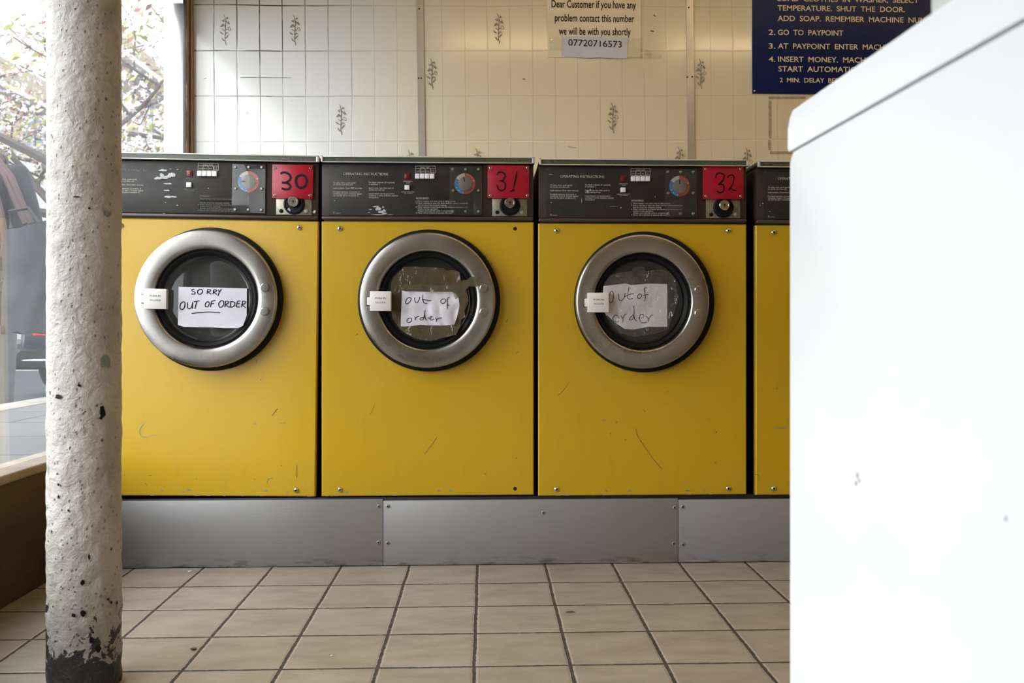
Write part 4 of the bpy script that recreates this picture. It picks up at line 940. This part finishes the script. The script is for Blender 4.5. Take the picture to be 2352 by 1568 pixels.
# person on the kerb: local x = to their left in the photo's sense, facing along the street (+y)
PB = Vector((M(-46, 600, 4.95).x, 4.95, .06))
P = empty('person', PB, 'person in a dark coat and dusky pink scarf standing in the street outside', 'person'); P.scale = (1.05, 1.05, 1.05)
body = skin('body', [(0, 0, .92), (0, 0, 1.08), (0, 0, 1.25), (0, .0, 1.40), (0, .01, 1.48), (0, .03, 1.55), (0, .03, 1.66), (0, .03, 1.73),
   (-.09, 0, .86), (-.10, .01, .48), (-.10, -.02, .09), (-.10, .12, .04), (.09, 0, .86), (.10, .01, .48), (.10, -.02, .09), (.10, .12, .04),
   (-.19, 0, 1.37), (-.24, -.02, 1.10), (-.24, .08, .88), (-.24, .11, .80), (.19, 0, 1.37), (.25, -.02, 1.12), (.23, .12, .98), (.23, .19, .93)],
  [(0, 1), (1, 2), (2, 3), (3, 4), (4, 5), (5, 6), (6, 7), (0, 8), (8, 9), (9, 10), (10, 11), (0, 12), (12, 13), (13, 14), (14, 15), (3, 16), (16, 17), (17, 18), (18, 19), (3, 20), (20, 21), (21, 22), (22, 23)],
  [(.15, .11), (.14, .10), (.16, .11), (.13, .09), .05, .055, (.075, .095), (.055, .07), .085, .06, .042, .04, .085, .06, .042, .04, .05, .042, .03, .025, .05, .042, .03, .025], 'skin', P)
for s in (-1, 1):
    hx = -.24 if s < 0 else .23; hy, hz = (.11, .80) if s < 0 else (.19, .93)
    for k, (dx, L) in enumerate(((-.026, .068), (-.009, .076), (.009, .072), (.026, .058))):
        skin('finger', [(hx+dx*.9, hy+.012, hz-.03), (hx+dx, hy+.03, hz-.03-L*.45), (hx+dx, hy+.022, hz-.03-L)], [(0, 1), (1, 2)], [.0095, .0085, .007], 'skin', body, lv=1)
    skin('thumb', [(hx-.02*s, hy, hz-.01), (hx-.045*s, hy+.025, hz-.03), (hx-.045*s, hy+.04, hz-.06)], [(0, 1), (1, 2)], [.011, .010, .008], 'skin', body, lv=1)
b = MB()                                                # face
tmp = bmesh.new(); bmesh.ops.create_uvsphere(tmp, u_segments=12, v_segments=8, radius=.011); b.merge(tmp, 'pale', Matrix.Translation((-.03, .118, 1.655)))
tmp = bmesh.new(); bmesh.ops.create_uvsphere(tmp, u_segments=12, v_segments=8, radius=.011); b.merge(tmp, 'pale', Matrix.Translation((.03, .118, 1.655)))
b.build('eyes', P)
skin('nose', [(0, .115, 1.655), (0, .135, 1.625)], [(0, 1)], [.008, .013], 'skin', P, lv=1); skin('mouth', [(-.022, .11, 1.585), (0, .118, 1.585), (.022, .11, 1.585)], [(0, 1), (1, 2)], [.005, .008, .005], 'scarf', P, lv=1)
skin('hair', [(0, .0, 1.76), (0, -.03, 1.70), (0, -.045, 1.60), (0, -.05, 1.48)], [(0, 1), (1, 2), (2, 3)], [(.07, .08), (.092, .085), (.085, .06), (.075, .04)], 'hair', P)
skin('coat', [(0, 0, .95), (0, 0, 1.10), (0, 0, 1.27), (0, 0, 1.40), (0, 0, .74), (0, 0, .58), (-.18, 0, 1.385), (-.255, -.03, 1.12), (-.255, .06, .93), (.18, 0, 1.385), (.265, -.03, 1.14), (.245, .10, 1.01)],
  [(0, 1), (1, 2), (2, 3), (0, 4), (4, 5), (3, 6), (6, 7), (7, 8), (3, 9), (9, 10), (10, 11)], [(.195, .15), (.18, .14), (.20, .15), (.16, .11), (.22, .17), (.245, .19), .085, .068, .058, .085, .068, .058], 'coat', P)
skin('trousers', [(0, 0, .86), (-.09, 0, .80), (-.10, .01, .48), (-.10, -.02, .10), (.09, 0, .80), (.10, .01, .48), (.10, -.02, .10)], [(0, 1), (1, 2), (2, 3), (0, 4), (4, 5), (5, 6)], [.12, .10, .078, .07, .10, .078, .07], 'jeans', P)
for s in (-.10, .10): skin('shoe', [(s, -.05, .045), (s, .06, .045), (s, .17, .035)], [(0, 1), (1, 2)], [.045, .048, .038], 'shoe', P, lv=1)
b = MB()                                                # scarf round the neck with two hanging ends
b.tube([(.085*math.cos(a), .085*math.sin(a)+.01, 1.47+.012*math.sin(2*a)) for a in [2*PI*k/20 for k in range(21)]], .042, 'scarf', 10)
for (pts) in ([(.06, -.10, 1.46), (.12, -.145, 1.36), (.175, -.165, 1.20), (.205, -.165, 1.04), (.185, -.165, .96)], [(.10, -.06, 1.47), (.20, -.11, 1.37), (.26, -.125, 1.24), (.31, -.125, 1.13)]):
    for dx in (-.012, .012): b.tube([Vector(p)+Vector((dx, 0, 0)) for p in pts], [.018, .018, .018, .018, .010][:len(pts)], 'scarf', 8)
b.build('scarf', P)
# big soft bag over the shoulder
bo = Vector((M(72, 600, 4.62).x, 4.62, .0)); zb0 = CAMZ-(764-PPY)/FPX*bo.y; zb1 = CAMZ-(525-PPY)/FPX*bo.y
b = MB(); tmp = bmesh.new(); bmesh.ops.create_cube(tmp, size=1); bmesh.ops.subdivide_edges(tmp, edges=tmp.edges[:], cuts=9, use_grid_fill=True)
bw = .235
for v in tmp.verts:
    u, q, h = v.co.x*2, v.co.y*2, v.co.z+.5
    wx = bw/2*(1-.12*h*h if u > 0 else 1); wy = .10*(1-.45*h)*(1-.35*u*u)
    v.co = Vector((u*wx, q*wy, h*(zb1-zb0)+(.03*u if h > .95 else 0)))+Vector((0, .012, .01))*mnoise.noise(Vector((u*2, q*2, h*5)))*1.5
b.merge(tmp, 'bagcloth'); e = empty('shoulder_bag', (bo.x, bo.y, zb0), 'big black cloth bag carried by the person outside the window', 'bag')
b.build('bag_body', e, sharp=60)
b = MB(); b.tube([(.09, 0, (zb1-zb0)*.80), (.125, -.02, (zb1-zb0)*.70), (.15, -.02, (zb1-zb0)*.62)], .009, 'bagcloth'); b.tube([(-.10, 0, zb1-zb0-.01), (-.12, .02, zb1-zb0+.08), (-.04, .05, zb1-zb0+.10), (.05, .02, zb1-zb0-.005)], .010, 'bagcloth'); b.build('strap', e)
# dark saloon parked at the kerb, its tail towards the window
VB = Vector((-3.42, 8.2, .06)); e = empty('parked_car', VB, 'dark navy car parked at the kerb beyond the black bag', 'car')
def car_loft(name, secs, m, par):                     # cross sections: y, half width low, half width high, z low, z high
    b = MB(); i = b.mi(m); rows = []
    for (y, w0, w1, z0, z1) in secs:
        r = min(.07, (z1-z0)*.35); pts = [(w0-r*.6, z0), (w0, z0+r), ((w0+w1)/2, (z0+z1)/2), (w1, z1-r), (w1-r, z1)]
        pts = [(-x, z) for x, z in reversed(pts)][::-1] and ([(x, z) for x, z in pts]+[(-x, z) for x, z in reversed(pts)])
        rows.append([b.bm.verts.new((x, y, z)) for x, z in pts])
    n = len(rows[0])
    for A, B in zip(rows, rows[1:]):
        for k in range(n): b.bm.faces.new([A[k], A[(k+1) % n], B[(k+1) % n], B[k]]).material_index = i
    b.bm.faces.new(rows[0]).material_index = i; b.bm.faces.new(rows[-1][::-1]).material_index = i
    return b.build(name, par, sharp=40)
car_loft('body', [(0, .74, .70, .36, .80), (.06, .80, .76, .30, .90), (.35, .84, .79, .24, .94), (1.0, .85, .80, .22, .93), (3.0, .85, .79, .22, .92), (3.9, .82, .74, .24, .82), (4.2, .74, .66, .30, .70)], 'scoot', e)
car_loft('cabin', [(.42, .72, .60, .90, 1.02), (.85, .74, .58, .90, 1.36), (1.6, .75, .57, .90, 1.44), (2.5, .74, .57, .90, 1.40), (3.15, .72, .60, .88, .98)], 'farglass', e)
car_loft('roof', [(.80, .60, .57, 1.335, 1.375), (1.6, .60, .57, 1.41, 1.452), (2.45, .60, .57, 1.375, 1.415)], 'scoot', e)
car_loft('bumper', [(-.10, .76, .76, .27, .42), (-.06, .82, .82, .25, .44), (.10, .855, .855, .25, .44)], 'black', e)
b = MB(); b.tube([(-.80, .02, .335), (-.74, -.085, .335), (0, -.11, .335), (.74, -.085, .335), (.80, .02, .335)], .014, 'chrome', 8); b.build('bumper_strip', e)
for sx in (-1, 1):
    b = MB(); b.box((sx*.52-.13, -.022, .55), (sx*.52+.09*1+.04, .03, .72), 'tail', .02); t_ = b.build('tail_light', e)
    b = MB(); b.box((sx*.33-.05, -.024, .56), (sx*.33+.05, .03, .71), 'pale', .02); b.build('reversing_light', e)
b = MB(); b.box((-.26, -.012, .50), (.26, .02, .61), 'pale', .006); b.build('number_plate', e)
for y in (.78, 3.35):
    for sx in (-1, 1):
        b = MB(); b.lathe([(.18, -.09), (.27, -.10), (.30, -.06), (.30, .06), (.27, .10), (.18, .09)], (0, 0, 0), 'black', 32); b.lathe([(.18, -.08), (.05, -.06), (.05, .06), (.18, .08)], (0, 0, 0), 'alu', 24)
        for v in b.bm.verts: v.co = Vector((v.co.y+sx*.755, v.co.x+y, v.co.z+.30))
        b.build('wheel', e)

# blossoming cherry tree
MAT['bark'] = pm('cherry bark', (70, 60, 58), .85, vary=.3, vscale=30, bump=.5)
def petals(name, a, b_):
    t = NT(name); t.set(color=t.ramp(t.noise(3, 3), [(.3, srgb(*a)), (.7, srgb(*b_))]), rough=.7); return t.m
MAT['petal'] = petals('pink blossom', (212, 198, 196), (232, 223, 221)); MAT['leafy'] = petals('young leaf', (128, 136, 66), (166, 162, 92)); MAT['bronze'] = petals('bronze leaf', (112, 74, 62), (146, 104, 88))
TB = Vector((M(185, 300, 13.6).x, 13.6, .12)); rt = random.Random(21); segs = []; tips = []
def grow(p, d, L, r, depth):
    pts = [p]; q = p; dd = d.normalized()
    for k in range(4):
        dd = (dd+Vector((rt.uniform(-.16, .16), rt.uniform(-.16, .16), rt.uniform(-.06, .12)))).normalized(); q = q+dd*L/4; pts.append(q)
    segs.append((pts, [r*(1-.12*k) for k in range(5)]))
    if depth >= 2: tips.extend(pts[1:])
    if depth < 4:
        for k in range(3 if depth else 6):
            a = rt.uniform(0, 2*PI); up = rt.uniform(-.15, .45)
            nd = (dd*(.55 if depth else .1)+Vector((math.cos(a), math.sin(a), up))).normalized()
            grow(pts[rt.choice((2, 3, 4))] if depth else pts[rt.choice((3, 4, 4))], nd, L*rt.uniform(.55, .8), r*.52, depth+1)
grow(Vector((0, 0, 0)), Vector((0, 0, 1)), 1.75, .085, 0)
e = empty('cherry_tree', TB, 'pink blossoming cherry tree in the street outside the window', 'tree'); e.scale = (1.68, 1.68, 1.68)
struct(MB().box((TB.x-.7, TB.y-.7, -.1), (TB.x+.7, TB.y+.7, .12), 'kerb', .02).build('kerb'))
b = MB()
for pts, rs in segs: b.tube(pts, [max(q, .004) for q in rs], 'bark', 6, cap=False)
b.build('trunk', e)
def scatter(m, n, sz, spread, name, five):
    b = MB(); i = b.mi(m)
    for k in range(n):
        c = rt.choice(tips)+Vector((rt.gauss(0, spread), rt.gauss(0, spread), rt.gauss(0, spread*.8)))
        ax = Vector((rt.gauss(0, 1), rt.gauss(0, 1), rt.gauss(0, 1))).normalized(); u = ax.orthogonal().normalized(); v = ax.cross(u); s_ = sz*rt.uniform(.7, 1.3)
        if five:
            a0 = rt.uniform(0, 6.28); ring = [c+(u*math.cos(a0+2*PI*q/10)+v*math.sin(a0+2*PI*q/10))*s_*(1 if q % 2 else .55)+ax*(.25*s_ if q % 2 else 0) for q in range(10)]
            vs = [b.bm.verts.new(p) for p in ring]; cv = b.bm.verts.new(c)
            for q in range(10): b.bm.faces.new([cv, vs[q], vs[(q+1) % 10]]).material_index = i
        else:
            vs = [b.bm.verts.new(p) for p in (c-u*s_, c+v*s_*.42+ax*.2*s_, c+u*s_, c-v*s_*.42+ax*.2*s_)]; b.bm.faces.new(vs).material_index = i
    return b.build(name, e, normals=False)
scatter('petal', 4800, .026, .12, 'blossom', True)
scatter('leafy', 1900, .038, .14, 'leaves', False)
scatter('bronze', 1500, .034, .12, 'bronze_leaves', False)
